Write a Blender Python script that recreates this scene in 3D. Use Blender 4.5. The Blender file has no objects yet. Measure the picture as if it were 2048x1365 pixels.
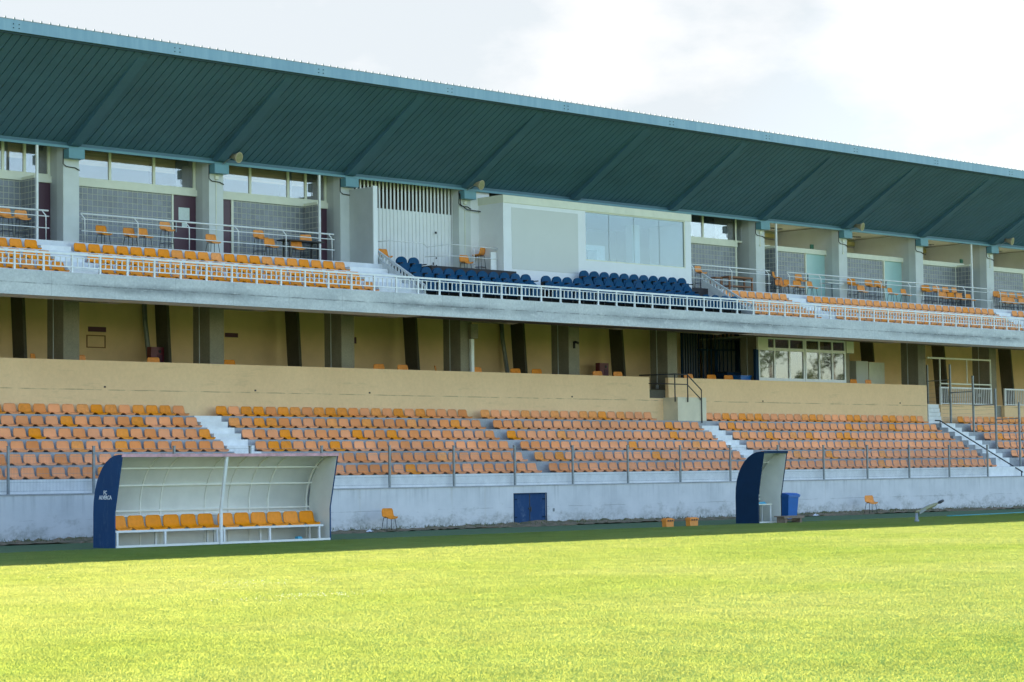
import bpy, math, random
from mathutils import Vector, Matrix
random.seed(7)
SC = bpy.context.scene
COL = SC.collection
PI = math.pi

# ------------------------------------------------------------------ camera
F_PX, YAW, PITCH, ROLL = 4444.13, 0.76485675, 0.0593742406, -0.0131756493
CAM = Vector((0.0, -58.3055, 1.93))
fw = Vector((math.sin(YAW) * math.cos(PITCH), math.cos(YAW) * math.cos(PITCH), math.sin(PITCH)))
rt = Vector((math.cos(YAW), -math.sin(YAW), 0.0))
up = rt.cross(fw)
c_, s_ = math.cos(ROLL), math.sin(ROLL)
rt, up = rt * c_ + up * s_, up * c_ - rt * s_
cam_data = bpy.data.cameras.new('camera')
cam = bpy.data.objects.new('camera', cam_data)
COL.objects.link(cam)
cam.matrix_world = Matrix(((rt.x, up.x, -fw.x, CAM.x), (rt.y, up.y, -fw.y, CAM.y), (rt.z, up.z, -fw.z, CAM.z), (0, 0, 0, 1)))
cam_data.sensor_width = 36.0
cam_data.lens = 36.0 * F_PX / 2048.0
cam_data.clip_start = 0.5
cam_data.clip_end = 6000.0
SC.camera = cam

# ------------------------------------------------------------------ light and sky
EXPOSURE = 1.75
SUN_DIR = Vector((-0.22, 1.0, 1.025)).normalized()
SUN_EL = math.asin(SUN_DIR.z)
SUN_AZ = math.atan2(SUN_DIR.x, SUN_DIR.y)
sun_data = bpy.data.lights.new('sun', 'SUN')
sun_data.energy = 5.0
sun_data.angle = math.radians(0.5)
sun_data.color = (1.0, 0.95, 0.86)
sun = bpy.data.objects.new('sun', sun_data)
COL.objects.link(sun)
sun.location = (60, 60, 80)
sun.rotation_euler = SUN_DIR.to_track_quat('Z', 'Y').to_euler()

world = bpy.data.worlds.new('World')
SC.world = world
world.use_nodes = True
wn, wl = world.node_tree.nodes, world.node_tree.links
wn.clear()
w_out = wn.new('ShaderNodeOutputWorld')
w_bg = wn.new('ShaderNodeBackground')
w_bg.inputs['Strength'].default_value = 0.125
w_sky = wn.new('ShaderNodeTexSky')
w_sky.sky_type = 'NISHITA'
w_sky.sun_disc = False
w_sky.sun_elevation = SUN_EL
w_sky.sun_rotation = SUN_AZ
w_sky.dust_density = 0.8
w_sky.air_density = 1.1
w_sky.ozone_density = 1.5
w_tc = wn.new('ShaderNodeTexCoord')
w_map = wn.new('ShaderNodeMapping')
w_map.inputs['Scale'].default_value = (1, 1, 2.2)
w_map.inputs['Location'].default_value = (0.36, 0.12, 0.05)
w_noise = wn.new('ShaderNodeTexNoise')
w_noise.inputs['Scale'].default_value = 9.0
w_noise.inputs['Detail'].default_value = 9
w_noise.inputs['Roughness'].default_value = 0.56
w_ramp = wn.new('ShaderNodeValToRGB')
w_ramp.color_ramp.elements[0].position = 0.44
w_ramp.color_ramp.elements[0].color = (1.93, 2.04, 2.11, 1)
w_ramp.color_ramp.elements[1].position = 0.60
w_ramp.color_ramp.elements[1].color = (2.38, 2.38, 2.38, 1)
w_mix = wn.new('ShaderNodeMix')
w_mix.data_type = 'RGBA'
wl.new(w_tc.outputs['Generated'], w_map.inputs['Vector'])
wl.new(w_map.outputs['Vector'], w_noise.inputs['Vector'])
# banks of cumulus stand in these directions; the noise frays their edges
w_prev = None
for cdir, c0, c1 in (((0.7196, 0.6634, 0.2050), 0.9984, 0.9999), ((0.7490, 0.6326, 0.1970), 0.9986, 0.9999), ((0.8066, 0.5606, 0.1874), 0.9952, 0.9990), ((0.7850, 0.5978, 0.1590), 0.9975, 0.9998), ((0.832, 0.533, 0.153), 0.9975, 0.9998)):
    w_d = wn.new('ShaderNodeVectorMath'); w_d.operation = 'DOT_PRODUCT'
    w_d.inputs[1].default_value = Vector(cdir).normalized()
    wl.new(w_tc.outputs['Generated'], w_d.inputs[0])
    w_r = wn.new('ShaderNodeMapRange')
    w_r.inputs['From Min'].default_value = c0
    w_r.inputs['From Max'].default_value = c1
    w_r.inputs['To Min'].default_value = -0.13
    w_r.inputs['To Max'].default_value = 0.055
    wl.new(w_d.outputs['Value'], w_r.inputs['Value'])
    if w_prev is None:
        w_prev = w_r.outputs['Result']
    else:
        w_x = wn.new('ShaderNodeMath'); w_x.operation = 'MAXIMUM'
        wl.new(w_prev, w_x.inputs[0]); wl.new(w_r.outputs['Result'], w_x.inputs[1]); w_prev = w_x.outputs['Value']
w_add = wn.new('ShaderNodeMath'); w_add.operation = 'ADD'
wl.new(w_noise.outputs['Fac'], w_add.inputs[0]); wl.new(w_prev, w_add.inputs[1])
wl.new(w_add.outputs['Value'], w_ramp.inputs['Fac'])
# thin veil everywhere towards the horizon, thinner overhead and away from the sun
w_sep = wn.new('ShaderNodeSeparateXYZ')
wl.new(w_tc.outputs['Generated'], w_sep.inputs['Vector'])
w_dot = wn.new('ShaderNodeVectorMath')
w_dot.operation = 'DOT_PRODUCT'
w_dot.inputs[1].default_value = SUN_DIR
wl.new(w_tc.outputs['Generated'], w_dot.inputs[0])
w_mr = wn.new('ShaderNodeMapRange')
w_mr.inputs['From Min'].default_value = -0.1
w_mr.inputs['From Max'].default_value = 0.45
w_mr.inputs['To Min'].default_value = 0.06
w_mr.inputs['To Max'].default_value = 0.97
wl.new(w_dot.outputs['Value'], w_mr.inputs['Value'])
w_el = wn.new('ShaderNodeMapRange')
w_el.inputs['From Min'].default_value = 0.23
w_el.inputs['From Max'].default_value = 0.38
w_el.inputs['To Min'].default_value = 1.0
w_el.inputs['To Max'].default_value = 0.0
wl.new(w_sep.outputs['Z'], w_el.inputs['Value'])
w_mul = wn.new('ShaderNodeMath')
w_mul.operation = 'MULTIPLY'
wl.new(w_mr.outputs['Result'], w_mul.inputs[0])
wl.new(w_el.outputs['Result'], w_mul.inputs[1])
wl.new(w_mul.outputs['Value'], w_mix.inputs['Factor'])
wl.new(w_ramp.outputs['Color'], w_mix.inputs['B'])
wl.new(w_sky.outputs['Color'], w_mix.inputs['A'])
wl.new(w_mix.outputs['Result'], w_bg.inputs['Color'])
wl.new(w_bg.outputs['Background'], w_out.inputs['Surface'])

vs = SC.view_settings
vs.view_transform = 'Standard'
vs.look = 'None'
vs.gamma = 1.0
vs.exposure = EXPOSURE
vs.use_curve_mapping = False
SC.render.engine = 'CYCLES'
SC.cycles.max_bounces = 7
SC.cycles.diffuse_bounces = 4
SC.cycles.glossy_bounces = 3
SC.cycles.transparent_max_bounces = 12
SC.cycles.use_denoising = True

# ------------------------------------------------------------------ materials
def new_mat(name):
    m = bpy.data.materials.new(name)
    m.use_nodes = True
    nt = m.node_tree
    b = nt.nodes['Principled BSDF']
    return m, nt, b

def world_pos(nt, scale=(1, 1, 1)):
    g = nt.nodes.new('ShaderNodeNewGeometry')
    mp = nt.nodes.new('ShaderNodeMapping')
    mp.inputs['Scale'].default_value = scale
    nt.links.new(g.outputs['Position'], mp.inputs['Vector'])
    return mp.outputs['Vector']

def noise(nt, vec, scale, detail=5, rough=0.55):
    n = nt.nodes.new('ShaderNodeTexNoise')
    n.inputs['Scale'].default_value = scale
    n.inputs['Detail'].default_value = detail
    n.inputs['Roughness'].default_value = rough
    nt.links.new(vec, n.inputs['Vector'])
    return n.outputs['Fac']

def ramp(nt, fac, stops):
    r = nt.nodes.new('ShaderNodeValToRGB')
    e = r.color_ramp.elements
    while len(e) < len(stops):
        e.new(0.5)
    for el, (p, c) in zip(e, stops):
        el.position = p
        el.color = (c, c, c, 1) if isinstance(c, (int, float)) else (*c, 1)
    nt.links.new(fac, r.inputs['Fac'])
    return r.outputs['Color']

def mixc(nt, fac, a, b, mode='MIX'):
    m = nt.nodes.new('ShaderNodeMix')
    m.data_type = 'RGBA'
    m.blend_type = mode
    for sock, v in ((m.inputs['Factor'], fac), (m.inputs['A'], a), (m.inputs['B'], b)):
        if isinstance(v, bpy.types.NodeSocket):
            nt.links.new(v, sock)
        elif sock.name == 'Factor':
            sock.default_value = v
        else:
            sock.default_value = (*v, 1)
    return m.outputs['Result']

def math_(nt, op, a, b=None):
    m = nt.nodes.new('ShaderNodeMath')
    m.operation = op
    for s, v in zip(m.inputs, (a, b)):
        if v is None:
            continue
        if isinstance(v, bpy.types.NodeSocket):
            nt.links.new(v, s)
        else:
            s.default_value = v
    return m.outputs['Value']

def bump(nt, b, h, strength=0.2, dist=0.01):
    n = nt.nodes.new('ShaderNodeBump')
    n.inputs['Strength'].default_value = strength
    n.inputs['Distance'].default_value = dist
    nt.links.new(h, n.inputs['Height'])
    nt.links.new(n.outputs['Normal'], b.inputs['Normal'])

def plain(name, col, rough=0.55, var=0.12, scale=6.0, metal=0.0, rnd=0.0, spec=0.5, stretch=(1, 1, 1)):
    """painted / plastic / metal surface with uneven tone"""
    m, nt, b = new_mat(name)
    v = world_pos(nt, stretch)
    n = noise(nt, v, scale, 6, 0.6)
    k = ramp(nt, n, [(0.3, 1.0 - var), (0.7, 1.0 + var * 0.4)])
    c = mixc(nt, 1.0, col, k, 'MULTIPLY')
    if rnd:
        oi = nt.nodes.new('ShaderNodeObjectInfo')
        hs = nt.nodes.new('ShaderNodeHueSaturation')
        nt.links.new(c, hs.inputs['Color'])
        nt.links.new(math_(nt, 'ADD', math_(nt, 'MULTIPLY', oi.outputs['Random'], rnd), 1 - rnd / 2), hs.inputs['Value'])
        nt.links.new(math_(nt, 'ADD', math_(nt, 'MULTIPLY', oi.outputs['Random'], -rnd * 0.9), 1 + rnd * 0.45), hs.inputs['Saturation'])
        c = hs.outputs['Color']
    nt.links.new(c, b.inputs['Base Color'])
    b.inputs['Roughness'].default_value = rough
    b.inputs['Metallic'].default_value = metal
    b.inputs['Specular IOR Level'].default_value = spec
    return m

def concrete(name, col, dark, var=0.5, fine=18.0, streak=True, bumpy=0.25):
    m, nt, b = new_mat(name)
    v = world_pos(nt)
    n1 = noise(nt, v, 0.9, 8, 0.62)
    n2 = noise(nt, v, fine, 4, 0.6)
    f = ramp(nt, n1, [(0.38, 0.0), (0.66, 1.0)])
    c = mixc(nt, math_(nt, 'MULTIPLY', f, var), col, dark)
    if streak:
        vs_ = world_pos(nt, (6.0, 6.0, 0.5))
        n3 = noise(nt, vs_, 1.0, 4, 0.6)
        c = mixc(nt, math_(nt, 'MULTIPLY', ramp(nt, n3, [(0.52, 0.0), (0.75, 1.0)]), 0.35), c, dark)
    c = mixc(nt, 0.35, c, ramp(nt, n2, [(0.3, 0.55), (0.7, 1.2)]), 'MULTIPLY')
    nt.links.new(c, b.inputs['Base Color'])
    b.inputs['Roughness'].default_value = 0.9
    b.inputs['Specular IOR Level'].default_value = 0.2
    bump(nt, b, n2, bumpy, 0.01)
    return m

M = {}
def fascia_concrete():
    """raw cast beam face: a pale upper lift, a pour line, mottled patches under it"""
    m, nt, b = new_mat('fascia_concrete')
    v = world_pos(nt)
    sx = nt.nodes.new('ShaderNodeSeparateXYZ')
    nt.links.new(v, sx.inputs['Vector'])
    big = noise(nt, world_pos(nt, (0.55, 0.55, 1.6)), 1.0, 8, 0.62)
    mid = noise(nt, world_pos(nt, (1.1, 1, 3.2)), 1.6, 7, 0.65)
    fine = noise(nt, v, 14, 5, 0.6)
    z = math_(nt, 'ADD', sx.outputs['Z'], math_(nt, 'MULTIPLY', math_(nt, 'SUBTRACT', noise(nt, v, 1.3, 5), 0.5), 0.22))
    # stain band around the pour line (z about 8.0), in stretches
    d = math_(nt, 'ABSOLUTE', math_(nt, 'SUBTRACT', z, 7.97))
    band = ramp(nt, d, [(0.03, 1.0), (0.20, 0.0)])
    stretchy = ramp(nt, noise(nt, world_pos(nt, (0.16, 0.16, 0.16)), 1.0, 4), [(0.38, 0.0), (0.56, 1.0)])
    c = mixc(nt, ramp(nt, big, [(0.35, 0.0), (0.7, 1.0)]), (0.64, 0.65, 0.63), (0.50, 0.52, 0.52))
    lower = ramp(nt, z, [(0.0, 1.0), (1.0, 1.0)])
    c = mixc(nt, math_(nt, 'MULTIPLY', math_(nt, 'MULTIPLY', band, stretchy), 0.65), c, (0.19, 0.205, 0.21))
    dl = math_(nt, 'ABSOLUTE', math_(nt, 'SUBTRACT', math_(nt, 'ADD', sx.outputs['Z'], math_(nt, 'MULTIPLY', noise(nt, v, 2.5, 6), 0.05)), 8.03))
    line = math_(nt, 'MULTIPLY', ramp(nt, dl, [(0.008, 1.0), (0.03, 0.0)]), ramp(nt, mid, [(0.42, 0.0), (0.6, 1.0)]))
    c = mixc(nt, math_(nt, 'MULTIPLY', line, 0.8), c, (0.08, 0.085, 0.08))
    pale = ramp(nt, mid, [(0.56, 0.0), (0.64, 1.0)])
    c = mixc(nt, math_(nt, 'MULTIPLY', pale, 0.6), c, (0.66, 0.67, 0.65))
    c = mixc(nt, 0.4, c, ramp(nt, fine, [(0.3, 0.65), (0.7, 1.15)]), 'MULTIPLY')
    # upright shutter joints every 1.17 m
    jx = math_(nt, 'FRACT', math_(nt, 'DIVIDE', sx.outputs['X'], 2.34))
    jl = ramp(nt, jx, [(0.0, 1.0), (0.008, 0.0)])
    jl = math_(nt, 'MULTIPLY', jl, ramp(nt, sx.outputs['Z'], [(0.0, 0.0), (1.0, 1.0)]))
    c = mixc(nt, math_(nt, 'MULTIPLY', jl, 0.55), c, (0.16, 0.17, 0.17))
    nt.links.new(c, b.inputs['Base Color'])
    b.inputs['Roughness'].default_value = 0.92
    b.inputs['Specular IOR Level'].default_value = 0.2
    bump(nt, b, fine, 0.35, 0.015)
    return m

def white_wall():
    """old white lime paint: grime rising from the foot, rain streaks from the coping, a few cracks"""
    m, nt, b = new_mat('white_wall_paint')
    v = world_pos(nt)
    sx = nt.nodes.new('ShaderNodeSeparateXYZ')
    nt.links.new(v, sx.inputs['Vector'])
    n1 = noise(nt, v, 0.8, 7, 0.6)
    n2 = noise(nt, v, 7.0, 8, 0.7)
    ns = noise(nt, world_pos(nt, (5.5, 5.5, 0.35)), 1.0, 5, 0.65)
    base = mixc(nt, ramp(nt, n1, [(0.35, 0.0), (0.7, 1.0)]), (0.70, 0.705, 0.70), (0.57, 0.585, 0.585))
    # grime near the foot: mould patches with a torn edge
    patch = noise(nt, world_pos(nt, (1.1, 1.1, 2.0)), 1.0, 8, 0.68)
    hz = nt.nodes.new('ShaderNodeMapRange')
    hz.inputs['From Min'].default_value = 0.95
    hz.inputs['From Max'].default_value = 0.05
    hz.inputs['To Min'].default_value = -0.16
    hz.inputs['To Max'].default_value = 0.13
    nt.links.new(sx.outputs['Z'], hz.inputs['Value'])
    g = ramp(nt, math_(nt, 'ADD', patch, hz.outputs['Result']), [(0.46, 0.0), (0.64, 1.0)])
    g = math_(nt, 'MULTIPLY', g, ramp(nt, n2, [(0.36, 0.1), (0.62, 1.0)]))
    base = mixc(nt, math_(nt, 'MULTIPLY', g, 0.65), base, (0.19, 0.20, 0.16))
    # streaks under the coping
    hz2 = nt.nodes.new('ShaderNodeMapRange')
    hz2.inputs['From Min'].default_value = 0.7
    hz2.inputs['From Max'].default_value = 1.5
    nt.links.new(sx.outputs['Z'], hz2.inputs['Value'])
    st = math_(nt, 'MULTIPLY', ramp(nt, ns, [(0.50, 0.0), (0.72, 1.0)]), hz2.outputs['Result'])
    base = mixc(nt, math_(nt, 'MULTIPLY', st, 0.6), base, (0.34, 0.36, 0.36))
    # rust runs
    rs = noise(nt, world_pos(nt, (1.9, 1.9, 0.1)), 1.0, 3, 0.5)
    base = mixc(nt, math_(nt, 'MULTIPLY', ramp(nt, rs, [(0.66, 0.0), (0.74, 1.0)]), 0.3), base, (0.50, 0.44, 0.30))
    # cold joint and cracks
    zz = math_(nt, 'ADD', sx.outputs['Z'], math_(nt, 'MULTIPLY', noise(nt, v, 1.2, 4), 0.06))
    cr = ramp(nt, math_(nt, 'ABSOLUTE', math_(nt, 'SUBTRACT', zz, 0.72)), [(0.004, 1.0), (0.012, 0.0)])
    cr = math_(nt, 'MULTIPLY', cr, ramp(nt, n1, [(0.45, 0.0), (0.55, 1.0)]))
    base = mixc(nt, math_(nt, 'MULTIPLY', cr, 0.6), base, (0.22, 0.22, 0.2))
    nt.links.new(base, b.inputs['Base Color'])
    b.inputs['Roughness'].default_value = 0.85
    b.inputs['Specular IOR Level'].default_value = 0.25
    bump(nt, b, n2, 0.25, 0.01)
    return m

def beige_wall():
    m, nt, b = new_mat('beige_wall_paint')
    v = world_pos(nt)
    sx = nt.nodes.new('ShaderNodeSeparateXYZ')
    nt.links.new(v, sx.inputs['Vector'])
    n1 = noise(nt, v, 0.5, 7, 0.6)
    n2 = noise(nt, v, 9.0, 6, 0.7)
    base = mixc(nt, ramp(nt, n1, [(0.35, 0.0), (0.7, 1.0)]), (0.93, 0.645, 0.36), (0.86, 0.59, 0.325))
    zz = math_(nt, 'ADD', sx.outputs['Z'], math_(nt, 'MULTIPLY', noise(nt, v, 0.6, 5), 0.06))
    ln = ramp(nt, math_(nt, 'ABSOLUTE', math_(nt, 'SUBTRACT', zz, 4.93)), [(0.006, 1.0), (0.02, 0.0)])
    ln = math_(nt, 'MULTIPLY', ln, ramp(nt, noise(nt, v, 1.4, 6), [(0.40, 0.0), (0.55, 1.0)]))
    base = mixc(nt, math_(nt, 'MULTIPLY', ln, 0.7), base, (0.25, 0.19, 0.11))
    st = ramp(nt, noise(nt, world_pos(nt, (0.7, 0.7, 4.0)), 1.0, 7, 0.65), [(0.58, 0.0), (0.75, 1.0)])
    base = mixc(nt, math_(nt, 'MULTIPLY', st, 0.4), base, (0.50, 0.37, 0.20))
    base = mixc(nt, 0.25, base, ramp(nt, n2, [(0.3, 0.7), (0.7, 1.1)]), 'MULTIPLY')
    nt.links.new(base, b.inputs['Base Color'])
    b.inputs['Roughness'].default_value = 0.85
    b.inputs['Specular IOR Level'].default_value = 0.25
    bump(nt, b, n2, 0.12, 0.01)
    return m

def teal_fascia():
    m, nt, b = new_mat('roof_edge_paint')
    v = world_pos(nt)
    ns = noise(nt, world_pos(nt, (4.5, 4.5, 0.4)), 1.0, 6, 0.6)
    n1 = noise(nt, v, 0.35, 4)
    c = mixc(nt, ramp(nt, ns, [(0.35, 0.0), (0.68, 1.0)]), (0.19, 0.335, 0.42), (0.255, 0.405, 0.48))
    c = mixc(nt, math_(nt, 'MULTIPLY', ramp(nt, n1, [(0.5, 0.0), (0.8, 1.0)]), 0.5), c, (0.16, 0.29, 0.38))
    nt.links.new(c, b.inputs['Base Color'])
    b.inputs['Roughness'].default_value = 0.45
    return m

def glass_block():
    m, nt, b = new_mat('glass_block')
    g = nt.nodes.new('ShaderNodeNewGeometry')
    sp = nt.nodes.new('ShaderNodeSeparateXYZ')
    nt.links.new(g.outputs['Position'], sp.inputs['Vector'])
    u = math_(nt, 'ADD', sp.outputs['X'], math_(nt, 'MULTIPLY', sp.outputs['Y'], 1.0))
    S = 0.205
    fu = math_(nt, 'FRACT', math_(nt, 'DIVIDE', u, S))
    fz = math_(nt, 'FRACT', math_(nt, 'DIVIDE', sp.outputs['Z'], S))
    def edge(f):
        return math_(nt, 'ABSOLUTE', math_(nt, 'SUBTRACT', f, 0.5))
    mx = math_(nt, 'MAXIMUM', edge(fu), edge(fz))
    mortar = ramp(nt, mx, [(0.435, 0.0), (0.455, 1.0)])
    cell = nt.nodes.new('ShaderNodeTexWhiteNoise')
    cell.noise_dimensions = '2D'
    cb = nt.nodes.new('ShaderNodeCombineXYZ')
    nt.links.new(math_(nt, 'FLOOR', math_(nt, 'DIVIDE', u, S)), cb.inputs['X'])
    nt.links.new(math_(nt, 'FLOOR', math_(nt, 'DIVIDE', sp.outputs['Z'], S)), cb.inputs['Y'])
    nt.links.new(cb.outputs['Vector'], cell.inputs['Vector'])
    wav = noise(nt, world_pos(nt, (26, 26, 60)), 1.0, 2, 0.5)
    c = mixc(nt, wav, (0.075, 0.085, 0.10), (0.36, 0.38, 0.42))
    c = mixc(nt, 0.5, c, ramp(nt, cell.outputs['Value'], [(0.0, 0.6), (1.0, 1.2)]), 'MULTIPLY')
    c = mixc(nt, mortar, c, (0.44, 0.44, 0.36))
    nt.links.new(c, b.inputs['Base Color'])
    nt.links.new(ramp(nt, mortar, [(0.0, 0.16), (1.0, 0.8)]), b.inputs['Roughness'])
    hgt = math_(nt, 'ADD', wav, math_(nt, 'MULTIPLY', mortar, -0.6))
    bump(nt, b, hgt, 0.5, 0.02)
    return m

def pane(name, tint, refl, rough=0.02):
    """window pane: part mirror, part see-through"""
    m = bpy.data.materials.new(name)
    m.use_nodes = True
    nt = m.node_tree
    nt.nodes.clear()
    o = nt.nodes.new('ShaderNodeOutputMaterial')
    gl = nt.nodes.new('ShaderNodeBsdfGlossy')
    gl.inputs['Roughness'].default_value = rough
    gl.inputs['Color'].default_value = (0.95, 0.97, 1.0, 1)
    tr = nt.nodes.new('ShaderNodeBsdfTransparent')
    tr.inputs['Color'].default_value = (*tint, 1)
    lw = nt.nodes.new('ShaderNodeLayerWeight')
    lw.inputs['Blend'].default_value = 0.35
    fac = math_(nt, 'ADD', math_(nt, 'MULTIPLY', lw.outputs['Fresnel'], 0.25), refl)
    v = world_pos(nt)
    bm = nt.nodes.new('ShaderNodeBump')
    bm.inputs['Strength'].default_value = 0.02
    bm.inputs['Distance'].default_value = 0.05
    nt.links.new(noise(nt, v, 0.9, 2), bm.inputs['Height'])
    nt.links.new(bm.outputs['Normal'], gl.inputs['Normal'])
    mx = nt.nodes.new('ShaderNodeMixShader')
    nt.links.new(fac, mx.inputs['Fac'])
    nt.links.new(tr.outputs['BSDF'], mx.inputs[1])
    nt.links.new(gl.outputs['BSDF'], mx.inputs[2])
    nt.links.new(mx.outputs['Shader'], o.inputs['Surface'])
    return m

def grass_mat():
    """turf: green blades that scatter, plus a yellow forward gloss where the sun shines through and along the blades"""
    m, nt, b = new_mat('pitch_turf')
    nt.nodes.remove(b)
    o = nt.nodes['Material Output']
    v = world_pos(nt)
    big = noise(nt, v, 0.10, 5, 0.6)
    band = noise(nt, world_pos(nt, (0.12, 0.55, 1)), 1.0, 4, 0.55)
    mid = noise(nt, v, 1.1, 6, 0.62)
    fine = noise(nt, v, 16.0, 5, 0.75)
    tuft = noise(nt, v, 60.0, 2, 0.6)
    c = mixc(nt, ramp(nt, big, [(0.35, 0.0), (0.65, 1.0)]), (0.030, 0.085, 0.026), (0.040, 0.092, 0.030))
    c = mixc(nt, math_(nt, 'MULTIPLY', ramp(nt, mid, [(0.4, 0.0), (0.7, 1.0)]), 0.4), c, (0.06, 0.105, 0.045))
    grain = mixc(nt, 0.5, ramp(nt, fine, [(0.30, 0.75), (0.68, 1.2)]), ramp(nt, tuft, [(0.3, 0.8), (0.7, 1.15)]), 'MULTIPLY')
    grain2 = grain
    c = mixc(nt, 1.0, c, grain, 'MULTIPLY')
    df = nt.nodes.new('ShaderNodeBsdfDiffuse')
    nt.links.new(c, df.inputs['Color'])
    gc = mixc(nt, 1.0, (GR * 1.0, GR * 0.86, GR * 0.16), grain2, 'MULTIPLY')
    gl = nt.nodes.new('ShaderNodeBsdfGlossy')
    gl.inputs['Roughness'].default_value = 0.68
    nt.links.new(gc, gl.inputs['Color'])
    bm = nt.nodes.new('ShaderNodeBump')
    bm.inputs['Strength'].default_value = 0.35
    bm.inputs['Distance'].default_value = 0.03
    nt.links.new(math_(nt, 'ADD', fine, tuft), bm.inputs['Height'])
    nt.links.new(bm.outputs['Normal'], df.inputs['Normal'])
    ad = nt.nodes.new('ShaderNodeAddShader')
    nt.links.new(df.outputs['BSDF'], ad.inputs[0]); nt.links.new(gl.outputs['BSDF'], ad.inputs[1])
    nt.links.new(ad.outputs['Shader'], o.inputs['Surface'])
    return m

GR = 0.16
def track_mat():
    m, nt, b = new_mat('worn_track')
    v = world_pos(nt)
    n = noise(nt, v, 1.2, 8, 0.65)
    f = noise(nt, v, 30, 4, 0.7)
    c = mixc(nt, ramp(nt, n, [(0.4, 0.0), (0.62, 1.0)]), (0.075, 0.130, 0.055), (0.06, 0.140, 0.040))
    c = mixc(nt, 0.5, c, ramp(nt, f, [(0.3, 0.6), (0.7, 1.2)]), 'MULTIPLY')
    nt.links.new(c, b.inputs['Base Color'])
    b.inputs['Roughness'].default_value = 0.9
    bump(nt, b, f, 0.3, 0.02)
    return m

def soil_mat():
    m, nt, b = new_mat('dry_soil')
    v = world_pos(nt)
    n = noise(nt, v, 2.6, 8, 0.7)
    f = noise(nt, v, 24, 4, 0.7)
    c = mixc(nt, ramp(nt, n, [(0.42, 0.0), (0.6, 1.0)]), (0.26, 0.185, 0.115), (0.11, 0.11, 0.05))
    c = mixc(nt, 0.6, c, ramp(nt, f, [(0.3, 0.45), (0.7, 1.3)]), 'MULTIPLY')
    nt.links.new(c, b.inputs['Base Color'])
    b.inputs['Roughness'].default_value = 0.95
    bump(nt, b, f, 0.6, 0.04)
    return m

def blade_mat():
    """thin leaf: scatters green, lets sunlight through yellow"""
    m = bpy.data.materials.new('grass_blade')
    m.use_nodes = True
    nt = m.node_tree
    nt.nodes.clear()
    o = nt.nodes.new('ShaderNodeOutputMaterial')
    v = world_pos(nt)
    big = noise(nt, v, 0.10, 5, 0.6)
    mid = noise(nt, v, 0.9, 6, 0.65)
    oi = nt.nodes.new('ShaderNodeObjectInfo')
    rr = ramp(nt, oi.outputs['Random'], [(0.0, 0.96), (1.0, 1.03)])
    patch = mixc(nt, ramp(nt, big, [(0.35, 0.0), (0.65, 1.0)]), (0.85, 0.92, 0.8), (1.08, 1.03, 1.25))
    k = mixc(nt, 1.0, mixc(nt, 1.0, rr, patch, 'MULTIPLY'), ramp(nt, mid, [(0.3, 0.86), (0.7, 1.1)]), 'MULTIPLY')
    df = nt.nodes.new('ShaderNodeBsdfDiffuse')
    tr = nt.nodes.new('ShaderNodeBsdfTranslucent')
    nt.links.new(mixc(nt, 1.0, BD, k, 'MULTIPLY'), df.inputs['Color'])
    nt.links.new(mixc(nt, 1.0, BT, k, 'MULTIPLY'), tr.inputs['Color'])
    ad = nt.nodes.new('ShaderNodeAddShader')
    nt.links.new(df.outputs['BSDF'], ad.inputs[0]); nt.links.new(tr.outputs['BSDF'], ad.inputs[1])
    nt.links.new(ad.outputs['Shader'], o.inputs['Surface'])
    return m
BD, BT = (0.018, 0.080, 0.040), (0.292, 0.288, 0.052)
M['blade'] = blade_mat()
M['turf'] = grass_mat()
M['track'] = track_mat()
M['soil'] = soil_mat()
M['fascia'] = fascia_concrete()
M['wall'] = white_wall()
M['beige'] = beige_wall()
M['beigepale'] = plain('pale_beige_paint', (0.72, 0.66, 0.48), 0.85, 0.12, 1.5)
GDENS = 1.25
M['riser'] = concrete('tier_concrete', (0.47, 0.48, 0.49), (0.28, 0.30, 0.31), 0.8)
M['step_grey'] = concrete('grey_step_concrete', (0.34, 0.35, 0.36), (0.22, 0.23, 0.24), 0.7)
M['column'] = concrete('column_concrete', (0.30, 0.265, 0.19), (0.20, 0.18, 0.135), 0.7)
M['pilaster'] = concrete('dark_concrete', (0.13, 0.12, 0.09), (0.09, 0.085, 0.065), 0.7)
M['step'] = plain('white_step_paint', (0.84, 0.85, 0.83), 0.8, 0.14, 3)
M['deck'] = plain('pale_deck_paint', (0.70, 0.72, 0.74), 0.8, 0.16, 2.2)
M['olive'] = plain('ochre_back_wall', (0.88, 0.62, 0.33), 0.85, 0.1, 1.2)
M['under'] = concrete('underside_concrete', (0.34, 0.32, 0.26), (0.25, 0.24, 0.2), 0.6)
M['pale'] = plain('pale_wall_paint', (0.62, 0.645, 0.62), 0.8, 0.08, 1.5)
M['part'] = plain('grey_partition_paint', (0.50, 0.52, 0.50), 0.8, 0.08, 1.5)
M['ivory'] = plain('ivory_frame_paint', (0.74, 0.74, 0.60), 0.6, 0.08, 3)
M['white'] = plain('white_metal_paint', (0.80, 0.81, 0.80), 0.45, 0.10, 5)
M['whiteb'] = plain('white_render', (0.80, 0.81, 0.81), 0.8, 0.06, 1.2)
M['board'] = plain('grey_board', (0.63, 0.64, 0.60), 0.75, 0.03, 1.0)
M['teal'] = teal_fascia()
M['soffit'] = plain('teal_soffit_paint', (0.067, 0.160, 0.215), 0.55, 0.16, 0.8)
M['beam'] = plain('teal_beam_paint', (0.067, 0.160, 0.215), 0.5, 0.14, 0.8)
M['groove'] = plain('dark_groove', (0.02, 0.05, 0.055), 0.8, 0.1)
M['tealtrim'] = plain('teal_trim_paint', (0.13, 0.30, 0.36), 0.5, 0.12, 1.5)
M['roofsheet'] = plain('roof_sheet', (0.35, 0.37, 0.36), 0.5, 0.2, 2, 0.3)
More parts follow.
